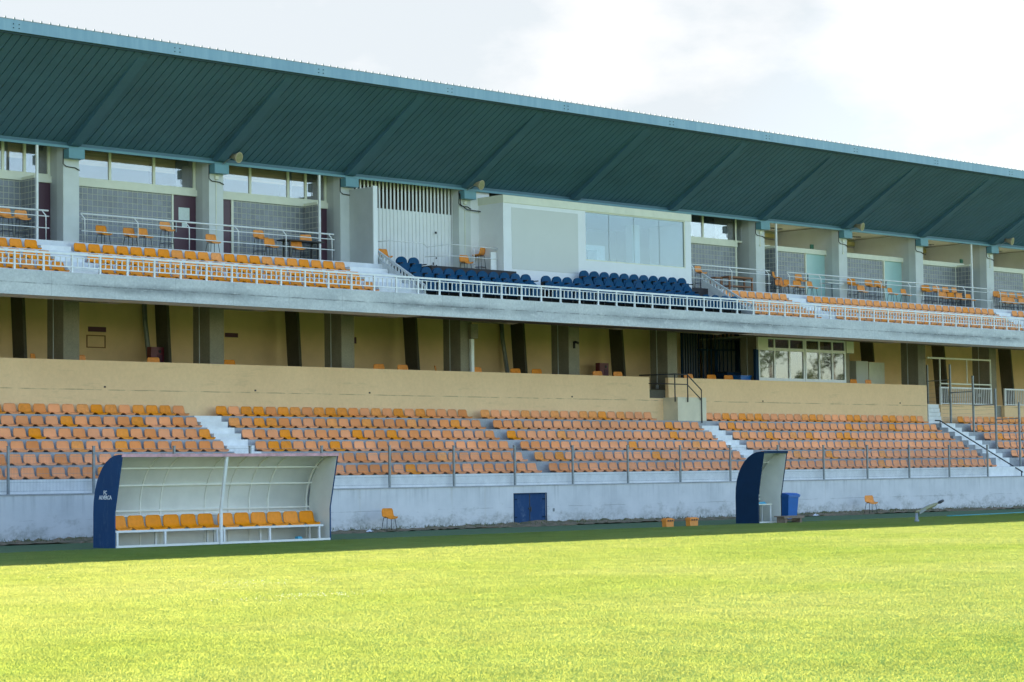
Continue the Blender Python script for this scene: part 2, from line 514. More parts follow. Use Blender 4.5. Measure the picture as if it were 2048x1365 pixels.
M['seat_f'] = plain('faded_orange_plastic', (0.94, 0.36, 0.13), 0.6, 0.24, 0.6, 0, 0.13, 0.25)
M['seat_m'] = plain('half_faded_orange_plastic', (0.90, 0.33, 0.06), 0.55, 0.2, 9, 0, 0.12, 0.25)
M['seat_b'] = plain('bright_orange_plastic', (0.92, 0.30, 0.004), 0.5, 0.12, 9, 0, 0.08, 0.25)
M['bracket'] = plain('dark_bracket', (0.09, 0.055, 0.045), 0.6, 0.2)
M['blueseat'] = plain('navy_upholstery', (0.004, 0.066, 0.160), 0.8, 0.2, 8, 0, 0.14, 0.25)
M['blackpl'] = plain('black_plastic', (0.02, 0.02, 0.022), 0.5, 0.2)
M['carpet'] = plain('charcoal_carpet', (0.045, 0.042, 0.045), 0.95, 0.2, 6)
M['darkmetal'] = plain('dark_metal', (0.045, 0.05, 0.058), 0.5, 0.2, 6, 0.3)
M['galv'] = plain('galvanised_steel', (0.28, 0.31, 0.32), 0.5, 0.2, 8, 0.5)
M['navy'] = plain('navy_sheet', (0.010, 0.052, 0.15), 0.7, 0.35, 2.2, 0, 0, 0.2, stretch=(1, 1, 0.5))
def scuffed_navy():
    m, nt, b = new_mat('scuffed_navy_sheet')
    v = world_pos(nt)
    n1 = noise(nt, world_pos(nt, (3.5, 3.5, 0.9)), 1.0, 7, 0.7)
    n2 = noise(nt, v, 9, 5, 0.7)
    c = mixc(nt, ramp(nt, noise(nt, v, 1.2, 4), [(0.35, 0.0), (0.7, 1.0)]), (0.009, 0.048, 0.14), (0.014, 0.062, 0.165))
    k = math_(nt, 'MULTIPLY', ramp(nt, n1, [(0.50, 0.0), (0.70, 1.0)]), ramp(nt, n2, [(0.40, 0.0), (0.65, 1.0)]))
    c = mixc(nt, math_(nt, 'MULTIPLY', k, 0.55), c, (0.12, 0.19, 0.28))
    nt.links.new(c, b.inputs['Base Color'])
    b.inputs['Roughness'].default_value = 0.65
    b.inputs['Specular IOR Level'].default_value = 0.25
    return m
M['navy'] = scuffed_navy()
M['navydark'] = plain('dark_navy_sheet', (0.005, 0.030, 0.075), 0.7, 0.15, 2.0, 0, 0, 0.2)
M['dugin'] = plain('cream_fibreglass', (0.76, 0.77, 0.73), 0.5, 0.10, 1.6)
M['dugrib'] = plain('cream_rib', (0.80, 0.80, 0.74), 0.5, 0.1, 3)
M['pinktrim'] = plain('faded_red_trim', (0.70, 0.38, 0.42), 0.6, 0.35, 5)
M['text'] = plain('white_lettering', (0.85, 0.86, 0.87), 0.6, 0.05)
M['purple'] = plain('plum_door_paint', (0.085, 0.035, 0.055), 0.45, 0.12, 2)
M['mint'] = plain('pale_green_door', (0.36, 0.55, 0.52), 0.3, 0.06, 2)
M['notice'] = plain('paper_notice', (0.66, 0.74, 0.70), 0.7, 0.1, 12)
M['blind'] = plain('tan_blind', (0.80, 0.62, 0.42), 0.8, 0.25, 1.0, stretch=(0.2, 0.2, 24))
M['curtain'] = plain('grey_interior', (0.30, 0.28, 0.30), 0.9, 0.2, 1.5)
M['room'] = plain('room_wall', (0.58, 0.57, 0.45), 0.9, 0.08, 1.2)
M['roomband'] = plain('yellow_band', (0.62, 0.54, 0.24), 0.85, 0.12, 2)
M['glass'] = pane('mirror_glass', (0.92, 0.93, 0.93), 0.12)
M['glassbox'] = pane('press_glass', (0.74, 0.82, 0.85), 0.03)
M['glasskiosk'] = pane('kiosk_glass', (0.5, 0.53, 0.5), 0.12)
M['gblock'] = glass_block()
M['red'] = plain('wine_red_cabinet', (0.16, 0.018, 0.035), 0.4, 0.1)
M['maroon'] = plain('maroon_sign', (0.10, 0.02, 0.05), 0.5, 0.1)
M['binblue'] = plain('blue_bin_plastic', (0.006, 0.13, 0.46), 0.4, 0.12, 4)
M['boxorange'] = plain('orange_box_plastic', (0.80, 0.28, 0.04), 0.5, 0.15, 6)
M['wood'] = plain('weathered_wood', (0.26, 0.20, 0.15), 0.85, 0.4, 14)
M['brownwood'] = plain('brown_wood', (0.26, 0.10, 0.035), 0.6, 0.25, 8)
M['brass'] = plain('tarnished_brass', (0.30, 0.29, 0.16), 0.5, 0.25, 20, 0.4)
M['horn'] = plain('beige_horn', (0.42, 0.36, 0.24), 0.6, 0.2, 10)
M['hose'] = plain('teal_hose', (0.04, 0.27, 0.27), 0.5, 0.1)
M['litterw'] = plain('white_plastic_litter', (0.75, 0.77, 0.8), 0.6, 0.1)
M['litterb'] = plain('blue_plastic_litter', (0.05, 0.35, 0.5), 0.5, 0.1)
M['chalk'] = plain('faded_chalk', (0.42, 0.46, 0.38), 0.95, 0.5, 8)
M['green'] = plain('exit_green', (0.02, 0.12, 0.07), 0.5, 0.05)
M['steelw'] = plain('stair_stringer_paint', (0.60, 0.63, 0.64), 0.5, 0.12, 4)
M['fridge'] = plain('white_fridge', (0.72, 0.75, 0.78), 0.35, 0.05)
M['fridgeglass'] = plain('fridge_door', (0.30, 0.38, 0.44), 0.15, 0.3, 14)

# ------------------------------------------------------------------ mesh helpers
ORG = {}
class MB:
    def __init__(s):
        s.v, s.f, s.m, s.smooth = [], [], [], []
    def face(s, pts, m=0, sm=False):
        i = len(s.v)
        s.v += [tuple(p) for p in pts]
        s.f.append(tuple(range(i, i + len(pts))))
        s.m.append(m); s.smooth.append(sm)
    def hexa(s, p, m=0):
        i = len(s.v)
        s.v += [tuple(q) for q in p]
        for f in ((0, 3, 2, 1), (4, 5, 6, 7), (0, 1, 5, 4), (1, 2, 6, 5), (2, 3, 7, 6), (3, 0, 4, 7)):
            s.f.append(tuple(i + k for k in f)); s.m.append(m); s.smooth.append(False)
    def box(s, x0, x1, y0, y1, z0, z1, m=0):
        s.hexa(((x0, y0, z0), (x1, y0, z0), (x1, y1, z0), (x0, y1, z0), (x0, y0, z1), (x1, y0, z1), (x1, y1, z1), (x0, y1, z1)), m)
    def bar(s, a, b, w, h=None, m=0):
        """square bar from a to b"""
        h = h or w
        a, b = Vector(a), Vector(b)
        d = (b - a).normalized()
        u = d.cross(Vector((0, 0, 1)))
        if u.length < 1e-4:
            u = Vector((1, 0, 0))
        u.normalize()
        n = u.cross(d).normalized()
        u = u * (w / 2); n = n * (h / 2)
        s.hexa((a - u - n, a + u - n, a + u + n, a - u + n, b - u - n, b + u - n, b + u + n, b - u + n), m)
    def tube(s, pts, r, n=8, m=0, caps=True):
        pts = [Vector(p) for p in pts]
        rings = []
        for k, p in enumerate(pts):
            d = (pts[min(k + 1, len(pts) - 1)] - pts[max(k - 1, 0)]).normalized()
            u = d.cross(Vector((0, 0, 1)))
            if u.length < 1e-3:
                u = d.cross(Vector((0, 1, 0)))
            u.normalize()
            w = u.cross(d)
            rr = r[k] if isinstance(r, (list, tuple)) else r
            i = len(s.v)
            s.v += [tuple(p + (u * math.cos(2 * PI * j / n) + w * math.sin(2 * PI * j / n)) * rr) for j in range(n)]
            rings.append(i)
        for a, b in zip(rings, rings[1:]):
            for j in range(n):
                s.f.append((a + j, a + (j + 1) % n, b + (j + 1) % n, b + j)); s.m.append(m); s.smooth.append(True)
        if caps:
            s.f.append(tuple(rings[0] + j for j in reversed(range(n)))); s.m.append(m); s.smooth.append(False)
            s.f.append(tuple(rings[-1] + j for j in range(n))); s.m.append(m); s.smooth.append(False)
    def prism_x(s, poly, x0, x1, m=0, sm=False):
        """poly in (y, z), swept along x"""
        n = len(poly); i = len(s.v)
        s.v += [(x0, y, z) for y, z in poly] + [(x1, y, z) for y, z in poly]
        for j in range(n):
            k = (j + 1) % n
            s.f.append((i + j, i + k, i + n + k, i + n + j)); s.m.append(m); s.smooth.append(sm)
        s.f.append(tuple(i + j for j in reversed(range(n)))); s.m.append(m); s.smooth.append(False)
        s.f.append(tuple(i + n + j for j in range(n))); s.m.append(m); s.smooth.append(False)
    def prism_y(s, poly, y0, y1, m=0):
        n = len(poly); i = len(s.v)
        s.v += [(x, y0, z) for x, z in poly] + [(x, y1, z) for x, z in poly]
        for j in range(n):
            k = (j + 1) % n
            s.f.append((i + j, i + k, i + n + k, i + n + j)); s.m.append(m); s.smooth.append(False)
        s.f.append(tuple(i + j for j in range(n))); s.m.append(m); s.smooth.append(False)
        s.f.append(tuple(i + n + j for j in reversed(range(n)))); s.m.append(m); s.smooth.append(False)
    def mesh(s, name, mats, org=(0, 0, 0)):
        me = bpy.data.meshes.new(name)
        ox, oy, oz = org
        me.from_pydata([(x - ox, y - oy, z - oz) for x, y, z in s.v], [], s.f)
        for mt in (mats if isinstance(mats, (list, tuple)) else [mats]):
            me.materials.append(mt)
        me.polygons.foreach_set('material_index', s.m)
        me.polygons.foreach_set('use_smooth', s.smooth)
        me.update()
        import bmesh
        bm = bmesh.new(); bm.from_mesh(me)
        bmesh.ops.recalc_face_normals(bm, faces=bm.faces)
        bm.to_mesh(me); bm.free()
        return me
    def build(s, name, mats, parent=None, org=None):
        """parent None: a top-level object with its own base point org"""
        o_ = ORG[parent.name] if parent is not None else (org or (0, 0, 0))
        ob = bpy.data.objects.new(name, s.mesh(name, mats, o_))
        COL.objects.link(ob)
        if parent is not None:
            ob.parent = parent
        else:
            ob.location = o_
        ORG[ob.name] = o_
        return ob

def tag(o, label=None, cat=None, group=None, kind=None):
    if label: o['label'] = label
    if cat: o['category'] = cat
    if group: o['group'] = group
    if kind: o['kind'] = kind
    return o

def thing(name, label, cat, loc=(0, 0, 0), group=None):
    o = bpy.data.objects.new(name, None)
    o.empty_display_size = 0.3
    COL.objects.link(o)
    o.location = loc
    ORG[o.name] = tuple(loc)
    return tag(o, label, cat, group)

def copy_tree(o, loc, rz=0.0, label=None, group=None):
    """a thing with copies of its parts and sub-parts"""
    c = o.copy(); COL.objects.link(c)
    c.location = loc
    c.rotation_euler = (0, 0, rz)
    if label: c['label'] = label
    if group: c['group'] = group
    ORG[c.name] = tuple(loc)
    for ch in o.children:
        d = ch.copy(); COL.objects.link(d); d.parent = c
        for g in ch.children:
            e = g.copy(); COL.objects.link(e); e.parent = d
    return c

def bx(name, mat, parent, *b):
    mb = MB(); mb.box(*b)
    return mb.build(name, M[mat], parent)

X0, X1 = 10.0, 122.0           # ends of the stand, both beyond the picture
BAY = 6.0
def colx(n): return 40.54 + BAY * n
NB = range(-5, 14)
ORD = ['first', 'second', 'third', 'fourth', 'fifth', 'sixth', 'seventh', 'eighth', 'ninth', 'tenth', 'eleventh', 'twelfth',
       'thirteenth', 'fourteenth', 'fifteenth', 'sixteenth', 'seventeenth', 'eighteenth', 'nineteenth', 'twentieth']
ORD += ['twenty-' + w for w in ORD[:9]] + ['thirtieth']

# ------------------------------------------------------------------ ground
g = MB(); g.face(((-900, -900, 0), (1100, -900, 0), (1100, 700, 0), (-900, 700, 0)))
tag(g.build('grass_pitch', M['turf']), kind='structure')
# the mown blades themselves: one mass, thinner with distance
import numpy as np
rng = np.random.default_rng(5)
pts = []
for d0, d1, dens in ((10.3, 17, 420), (17, 25, 330), (25, 36, 230), (36, 51.6, 170)):
    a = 0.63 * (d1 * d1 - d0 * d0)
    n_ = int(a * dens * GDENS)
    d_ = np.sqrt(rng.uniform(d0 * d0, d1 * d1, n_))
    x_ = d_ * rng.uniform(0.51, 1.77, n_)
    pts.append(np.stack([x_, d_ - 58.3055, np.full(n_, 0.0)], 1))
for d0, d1, r0, r1, dens in ((7.5, 25, 0.15, 0.51, 200), (25, 51.6, 0.15, 0.51, 110), (7.5, 25, 1.77, 2.7, 200), (25, 51.6, 1.77, 2.6, 100), (7.5, 10.3, 0.51, 1.77, 250)):
    n_ = int(0.5 * (r1 - r0) * (d1 * d1 - d0 * d0) * dens * GDENS)      # thinner beyond the picture's sides
    d_ = np.sqrt(rng.uniform(d0 * d0, d1 * d1, n_))
    pts.append(np.stack([d_ * rng.uniform(r0, r1, n_), d_ - 58.3055, np.zeros(n_)], 1))
pts = np.concatenate(pts)
me = bpy.data.meshes.new('turf_blades')
me.vertices.add(len(pts)); me.vertices.foreach_set('co', pts.astype(np.float32).ravel()); me.update()
turf_ob = bpy.data.objects.new('turf_blades', me); COL.objects.link(turf_ob)
tag(turf_ob, 'short mown grass blades of the pitch', kind='stuff')
gb = MB(); gr_ = random.Random(9)
for _ in range(22):
    a = gr_.uniform(0, 2 * PI); r_ = .11 * math.sqrt(gr_.random()); x, y = r_ * math.cos(a), r_ * math.sin(a)
    a = gr_.uniform(0, 2 * PI); h = gr_.uniform(.011, .024); w = gr_.uniform(.0020, .0034)
    ux, uy = math.cos(a) * w, math.sin(a) * w
    b_ = gr_.uniform(0, 2 * PI); l1 = gr_.uniform(.002, .012); l2 = l1 * 3.2
    cx_, cy_ = math.cos(b_), math.sin(b_)
    p0, p1 = (x - ux, y - uy, 0), (x + ux, y + uy, 0)
    q0, q1 = (x + cx_ * l1 - ux * .8, y + cy_ * l1 - uy * .8, h * .6), (x + cx_ * l1 + ux * .8, y + cy_ * l1 + uy * .8, h * .6)
    gb.face((p0, p1, q1, q0)); gb.face((q0, q1, (x + cx_ * l2, y + cy_ * l2, h)))
tuft = gb.build('grass_tuft', M['blade'], None, (27.0, -30.0, 0.0))
tuft.data.transform(Matrix.Translation((27.0, -30.0, 0.0)))
tag(tuft, 'one tuft of the mown grass', kind='stuff')
ng = bpy.data.node_groups.new('scatter_blades', 'GeometryNodeTree')
ng.interface.new_socket('Geometry', in_out='INPUT', socket_type='NodeSocketGeometry')
ng.interface.new_socket('Geometry', in_out='OUTPUT', socket_type='NodeSocketGeometry')
gi, go = ng.nodes.new('NodeGroupInput'), ng.nodes.new('NodeGroupOutput')
ip = ng.nodes.new('GeometryNodeInstanceOnPoints')
ob_ = ng.nodes.new('GeometryNodeObjectInfo'); ob_.inputs['Object'].default_value = tuft; ob_.inputs['As Instance'].default_value = True
rv = ng.nodes.new('FunctionNodeRandomValue'); rv.data_type = 'FLOAT_VECTOR'; rv.inputs['Min'].default_value = (-.12, -.12, 0); rv.inputs['Max'].default_value = (.12, .12, 6.283)
rsx = ng.nodes.new('FunctionNodeRandomValue'); rsx.data_type = 'FLOAT'; rsx.inputs[2].default_value = 0.7; rsx.inputs[3].default_value = 1.35
ng.links.new(gi.outputs[0], ip.inputs['Points']); ng.links.new(ob_.outputs['Geometry'], ip.inputs['Instance'])
ng.links.new(rv.outputs['Value'], ip.inputs['Rotation']); ng.links.new(rsx.outputs[1], ip.inputs['Scale']); ng.links.new(ip.outputs[0], go.inputs[0])
turf_ob.modifiers.new('scatter', 'NODES').node_group = ng
turf_ob.data.materials.append(M['blade'])
g = MB()
rt_ = random.Random(3)
xs = [i * 0.5 for i in range(-40, 300)]
ed = [-6.7 + rt_.uniform(-0.09, 0.09) for _ in xs]
for a, b, ea, eb in zip(xs, xs[1:], ed, ed[1:]):
    g.face(((a, ea, 0.004), (b, eb, 0.004), (b, 0.1, 0.004), (a, 0.1, 0.004)))
tag(g.build('track', M['track']), kind='structure')
g = MB()
xs = [10 + i * 0.18 for i in range(620)]
rows = [(-1.3, 0.0), (-1.05, 0.03), (-0.8, 0.05), (-0.5, 0.07), (-0.22, 0.10), (0.02, 0.14)]
prof = []
ph = rt_.random()
for i, x in enumerate(xs):
    w = 0.75 + 0.35 * math.sin(x * 0.33 + 1.0) + rt_.uniform(-0.25, 0.25)
    prof.append([(x, y * (1 if j else (0.75 + 0.25 * math.sin(x * 0.7) + rt_.uniform(-0.1, 0.1))), 0.006 + max(0.0, z * w + (rt_.uniform(-0.02, 0.03) if j else -0.02))) for j, (y, z) in enumerate(rows)])
for a, b in zip(prof, prof[1:]):
    for j in range(len(rows) - 1):
        g.face((a[j], b[j], b[j + 1], a[j + 1]))
tag(g.build('soil_bank', M['soil']), kind='structure')
g = MB()
x = 56.0
while x < 74:
    l = rt_.uniform(0.2, 1.1)
    g.face(((x, -8.22 + rt_.uniform(-.02, .02), 0.005), (x + l, -8.22, 0.005), (x + l, -8.12, 0.005), (x, -8.12 + rt_.uniform(-.02, .02), 0.005)))
    x += l + rt_.uniform(0.1, 1.3)
tag(g.build('touchline_marking', M['chalk']), kind='structure')

# weeds along the foot of the wall and small white flowers in the turf: nobody could count them
g = MB()
for _ in range(2600):
    x = rt_.uniform(30, 98); y = -abs(rt_.gauss(0, 0.45)) - 0.02
    if rt_.random() < 0.4 and math.sin(x * 1.3) < 0.2: continue
    h = rt_.uniform(0.03, 0.12); a = rt_.uniform(0, PI); w = 0.012
    dx, dy = math.cos(a) * w, math.sin(a) * w
    z = 0.02 + max(0, 0.10 + y * 0.05)
    lx, ly = rt_.uniform(-.05, .05), rt_.uniform(-.05, .03)
    g.face(((x - dx, y - dy, z), (x + dx, y + dy, z), (x + lx, y + ly, z + h)))
M['weed'] = plain('weed_blades', (0.10, 0.13, 0.035), 0.9, 0.4, 3)
tag(g.build('weeds', M['weed']), kind='stuff', label='dry weeds and grass tufts along the foot of the white wall')
g = MB()
for cx, cy, sx, sy, n in ((24.1, -26.1, .35, .5, 45), (25.3, -26.2, .4, .5, 30), (22.4, -30.3, .35, .35, 60), (22.0, -30.6, .8, .3, 40), (30, -22, 7, 3, 12)):
    for _ in range(n):
        x = rt_.gauss(cx, sx); y = rt_.gauss(cy, sy); r = rt_.uniform(0.004, 0.010); z = rt_.uniform(0.03, 0.05)
        g.face([(x + r * math.cos(k * PI / 3), y + r * math.sin(k * PI / 3), z + r * 0.5 * math.sin(k * PI / 3)) for k in range(6)])
M['petal'] = plain('white_petals', (0.55, 0.55, 0.42), 0.7, 0.05)
tag(g.build('clover_flowers', M['petal']), kind='stuff', label='tiny white flowers scattered in the sunlit turf')

# ------------------------------------------------------------------ white wall along the pitch
pw = thing('pitch_wall', 'long low white painted concrete wall at the foot of the stand, grimy near the ground', 'wall', (60, 0, 0))
mb = MB(); mb.box(X0, 55.96, 0, 0.34, -0.3, 1.455); mb.box(57.59, X1, 0, 0.34, -0.3, 1.455)
mb.box(55.96, 57.59, 0, 0.34, 1.17, 1.455); mb.box(55.96, 57.59, 0, 0.34, -0.3, 0.10)
mb.build('wall_face', M['wall'], pw)
bx('coping', 'riser', pw, X0, X1, -0.025, 0.346, 1.455, 1.49)
d = bx('door', 'navy', pw, 55.975, 57.575, 0.03, 0.07, 0.105, 1.165)
mb = MB(); mb.box(56.755, 56.785, 0.02, 0.03, 0.11, 1.16); mb.box(56.70, 56.78, 0.0, 0.02, 0.60, 0.66); mb.box(56.80, 56.84, 0.005, 0.02, 0.52, 0.70)
mb.build('handle', M['darkmetal'], d)
mb = MB(); mb.box(55.93, 55.97, -.012, .0, .10, 1.20); mb.box(57.58, 57.62, -.012, .0, .10, 1.20); mb.box(55.97, 57.58, -.012, .0, 1.165, 1.20)
for z in (.3, .95):
    mb.box(55.99, 56.12, .01, .03, z, z + .05); mb.box(57.43, 57.56, .01, .03, z, z + .05)
mb.build('door_frame', M['navydark'], d)
mb = MB(); mb.box(57.93, 58.01, -0.02, 0.0, 0.50, 0.62)
mb.build('socket', M['galv'], pw)

# ------------------------------------------------------------------ the grandstand
gs = thing('grandstand', 'long two tier concrete stand with beige lower wall and glazed boxes on top', 'grandstand', (60, 5.6, 0))
YR = [0.35 + 0.75 * i for i in range(7)]
ZR = [1.93 + 0.42 * i for i in range(6)]
YR[6] = 4.95
poly = [(0.35, -0.3)]
for i in range(6):
    poly += [(YR[i], ZR[i]), (YR[i + 1], ZR[i])]
poly += [(4.95, -0.3)]
mb = MB(); mb.prism_x(poly, X0, X1)
mb.build('lower_terrace', M['riser'], gs)
bx('kick_board', 'step', gs, X0, X1, 0.337, 0.349, 1.491, 1.925)
# aisles: white half steps
def aisle(x0, x1, rows, mat, name):
    for i in rows:
        z = ZR[i]
        bx(name, mat, gs, x0, x1, YR[i] - 0.008, YR[i], z - (0.42 if i else 0.435), z + 0.003)
        if i < 5:
            bx(name, mat, gs, x0, x1, YR[i + 1] - 0.375, YR[i + 1] - 0.009, z + 0.003, z + 0.213)
aisle(44.78, 45.92, range(1, 6), 'step', 'aisle_step')
aisle(70.56, 71.62, range(1, 5), 'step', 'aisle_step')
aisle(88.25, 89.35, range(1, 6), 'step', 'aisle_step')
aisle(87.55, 88.2, range(1, 6), 'step_grey', 'side_step')
# beige wall with the doorway, its return block and the lower lengths on the right
mb = MB()
mb.box(X0, 68.67, 4.95, 5.13, 3.5, 5.88)
mb.box(69.85, 88.3, 4.95, 5.13, 3.5, 5.88)
mb.build('beige_wall', M['beige'], gs)
mb = MB(); mb.box(68.67, 69.85, 4.95, 5.13, 3.5, 5.0)
mb.build('doorway_sill', M['beige'], gs)
mb = MB(); mb.box(69.5, 71.3, 4.12, 4.948, 3.5, 5.02)
mb.build('stair_block', M['beigepale'], gs)
mb = MB(); mb.box(89.75, 94.4, 5.2, 5.4, 3.5, 4.98); mb.box(95.2, 100.4, 5.2, 5.4, 3.5, 4.98); mb.box(101.2, X1, 5.2, 5.4, 3.5, 4.98)
mb.build('beige_parapet', M['beige'], gs)
mb = MB()
for k in range(5):
    mb.box(88.4, 89.5 - 0.06 * k, 4.96 + 0.0, 5.2 + 0.12 * k, 4.03 + 0.19 * k, 4.21 + 0.19 * k)
mb.build('top_steps', M['step'], gs)
# rusty drips / holes on the beige wall
for x, z in ((41.7, 4.97), (48.0, 4.95), (53.3, 4.95), (64.0, 4.96), (76.0, 4.93), (86.1, 4.97)):
    bx('drain_hole', 'bracket', gs, x, x + 0.07, 4.935, 4.95, z, z + 0.06)
# gallery: floor, columns, leaning pilasters, back wall
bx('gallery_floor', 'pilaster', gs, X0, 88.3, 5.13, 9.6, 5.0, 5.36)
bx('gallery_floor', 'olive', gs, 88.3, X1, 5.41, 9.6, 4.99, 5.01)
bx('understructure', 'under', gs, X0, X1, 5.41, 9.6, -0.3, 4.99)
bx('gallery_wall', 'olive', gs, X0, X1, 9.6, 9.8, 5.0, 9.2)
for n in NB:
    x = colx(n)
    w = 0.62
    if x < X0 or x > X1 - 1: continue
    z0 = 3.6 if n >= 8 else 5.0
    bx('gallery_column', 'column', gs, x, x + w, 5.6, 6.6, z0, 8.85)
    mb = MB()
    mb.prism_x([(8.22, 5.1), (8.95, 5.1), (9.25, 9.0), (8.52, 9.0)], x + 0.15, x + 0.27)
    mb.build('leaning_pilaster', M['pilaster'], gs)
    mb = MB()   # conduit with a switch box, down the dark side of the column
    mb.box(x - 0.02, x, 6.2, 6.225, 5.6, 8.6); mb.box(x - 0.05, x, 6.14, 6.26, 5.45, 5.62)
    mb.build('conduit', M['pale'], gs)
    mb = MB(); mb.prism_x([(6.6, 8.4), (5.55, 7.86), (3.2, 7.64), (2.6, 7.70), (2.9, 8.3)], x + 0.05, x + 0.57)
    mb.build('raker_beam', M['under'], gs)
for n in (-1, 1, 4):
    mb = MB(); mb.tube(((colx(n) - 0.16, 8.9, 5.2), (colx(n) - 0.16, 9.35, 7.6), (colx(n) - 0.16, 9.45, 9.0)), 0.09, 10)
    mb.build('downpipe', M['galv'], gs)

# upper deck
def deck(x0, x1, fr, name, mat):
    """fr: list of (front edge y, tread z); floor z 9.70 behind the last riser"""
    poly = [(1.46, 7.66), (2.8, 7.66), (2.9, 7.9), (5.5, 8.9), (9.59, 8.95), (9.59, 9.70)]
    top = []
    for i, (y, z) in enumerate(fr):
        if i: top.append((y, fr[i - 1][1]))
        top.append((y, z))
    poly += list(reversed(top))
    mb = MB(); mb.prism_x(poly, x0, x1)
    return mb.build(name, M[mat], gs)
FR = [(1.61, 8.44), (2.45, 8.86), (3.25, 9.28), (4.05, 9.70)]
VFR = [(1.61, 8.30), (2.60, 8.70), (3.35, 9.12), (4.25, 9.70)]
deck(X0, 53.3, FR, 'upper_deck', 'deck')
deck(53.3, 71.9, VFR, 'guest_deck', 'carpet')
deck(71.9, X1, FR, 'upper_deck', 'deck')
bx('guest_platform', 'carpet', gs, 55.2, 59.6, 3.5, 4.249, 9.125, 9.73)
bx('deck_fascia', 'fascia', gs, X0, X1, 1.40, 1.60, 7.63, 8.40)
for a, b in ((38.5, 39.62), (51.4, 53.2), (76.45, 77.65), (92.45, 93.7)):
    for i, (y, z) in enumerate(FR[1:]):
        bx('aisle_step', 'step', gs, a, b, y - 0.36, y - 0.003, FR[i][1] + 0.003, z - 0.21)

# upper columns, partitions, teal heads
for n in NB:
    x = colx(n)
    if x < X0 or x > X1 - 1: continue
    if n in (4,):
        continue
    bx('column', 'pale', gs, x, x + 0.62, 5.6, 6.0, 9.70, 13.1)
    bx('partition_wall', 'part', gs, x + 0.004, x + 0.30, 6.0, 9.5, 9.70, 13.25)
    if n not in (5,):
        mb = MB(); mb.tube(((x - 0.02, 5.57, 13.0), (x - 0.02, 5.57, 12.5), (x + 0.1, 5.57, 12.42), (x + 0.45, 5.57, 12.40), (x + 0.62, 5.57, 12.33)), 0.018, 6)
        mb.build('cable', M['blackpl'], gs)
for n, l in ((1, 2.1), (3, 2.3), (6, 0.4), (7, 0.4), (9, 0.4)):
    x = colx(n) + 0.3
    mb = MB(); mb.box(x - 0.012, x + 0.012, 5.575, 5.6, 12.4 - l, 12.55); mb.box(x - 0.035, x + 0.035, 5.56, 5.6, 12.34 - l, 12.42 - l); mb.box(x - 0.07, x + 0.07, 5.52, 5.6, 12.5, 12.62)
    mb.build('switch_drop', M['ivory'], gs)

# glazed fronts of the boxes
YW = 6.42
def window(x0, x1, muls, z0=12.2, z1=13.2, glass='glass', blinds=True, curtains=()):
    """ivory frame, glass and what hangs behind it"""
    mb = MB()
    mb.box(x0, x1, YW - 0.03, YW + 0.03, z0 - 0.05, z0 + 0.03)
    for x in muls:
        mb.box(x - 0.05, x + 0.05, YW - 0.035, YW + 0.035, z0 + 0.03, z1)
    w = mb.build('window_frame', M['ivory'], gs)
    mb = MB(); mb.box(x0 + 0.01, x1 - 0.01, YW - 0.006, YW + 0.006, z0 + 0.03, z1)
    mb.build('pane', M[glass], w)
    if blinds:
        mb = MB()
        k = 0
        zz = z1 - 0.02
        while zz > z1 - 0.5:
            mb.box(x0 + 0.02, x1 - 0.02, YW + 0.10, YW + 0.12, zz - 0.045, zz)
            zz -= 0.055
        mb.box(x0 + 0.02, x1 - 0.02, YW + 0.14, YW + 0.15, z1 - 0.5, z1)
        mb.build('blind', M['blind'], w)
    for a, b in curtains:
        bx('curtain', 'curtain', w, a, b, YW + 0.05, YW + 0.09, z0 + 0.03, z1)
    return w
def transom(x0, x1, z0=11.93, z1=12.15):
    bx('transom', 'ivory', gs, x0, x1, YW - 0.10, YW + 0.04, z0, z1)
def blocks(x0, x1, z1=11.93):
    bx('glass_block_wall', 'gblock', gs, x0, x1, YW - 0.04, YW + 0.04, 9.70, z1)
def block_return(x, y0, y1=YW - 0.04, z1=11.93):
    p = bx('glass_block_wall', 'gblock', gs, x - 0.05, x + 0.05, y0, y1, 9.70, z1)
    bx('return_cap', 'ivory', gs, x - 0.06, x + 0.06, y0, YW - 0.11, z1, z1 + 0.1)
def post(x, y=5.5, z1=13.1, w=0.075):
    bx('post', 'white', gs, x - w / 2, x + w / 2, y - w / 2, y + w / 2, 9.70, z1)
def door(x0, x1, mat, z1=11.93, hinge_gap=0.05):
    d = bx('door', mat, gs, x0 + hinge_gap, x1, YW - 0.02, YW + 0.02, 9.70, z1)
    mb = MB(); mb.box(x0 + 0.12, x0 + 0.16, YW - 0.08, YW - 0.02, 10.6, 10.95)
    mb.build('handle', M['galv'], d)
    bx('door_post', 'ivory', gs, x0 - 0.03, x0 + 0.045, YW - 0.06, YW + 0.03, 9.70, z1)
    return d
for n in (-4, -3, -2, -1, 1):
    x = colx(n)
    a, b = x + 0.62, x + 6.0
    window(a, b, (a + 0.05, x + 2.42, x + 4.17, x + 5.0, b - 0.06), curtains=((x + 4.22, x + 4.40), (x + 5.06, x + 5.9)))
    transom(a, b)
    blocks(x + 1.64, x + 4.86)
    bx('door', 'purple', gs, a, x + 1.55, YW - 0.02, YW + 0.02, 9.70, 11.93)
    bx('door_post', 'ivory', gs, x + 1.54, x + 1.64, YW - 0.06, YW + 0.03, 9.70, 11.93)
    bx('door_post', 'ivory', gs, x + 4.86, x + 4.93, YW - 0.06, YW + 0.05, 9.70, 11.93)
    block_return(x + 4.90, 5.54)
    post(x + 4.92)
    bx('door', 'purple', gs, x + 4.98, b, YW - 0.02, YW + 0.02, 9.70, 11.93)
x = colx(0)
window(x + 0.62, x + 6.0, (x + 2.38, x + 4.21, x + 5.94), curtains=((x + 5.2, x + 5.9),))
transom(x + 0.62, x + 6.0)
blocks(x + 0.62, x + 4.93)
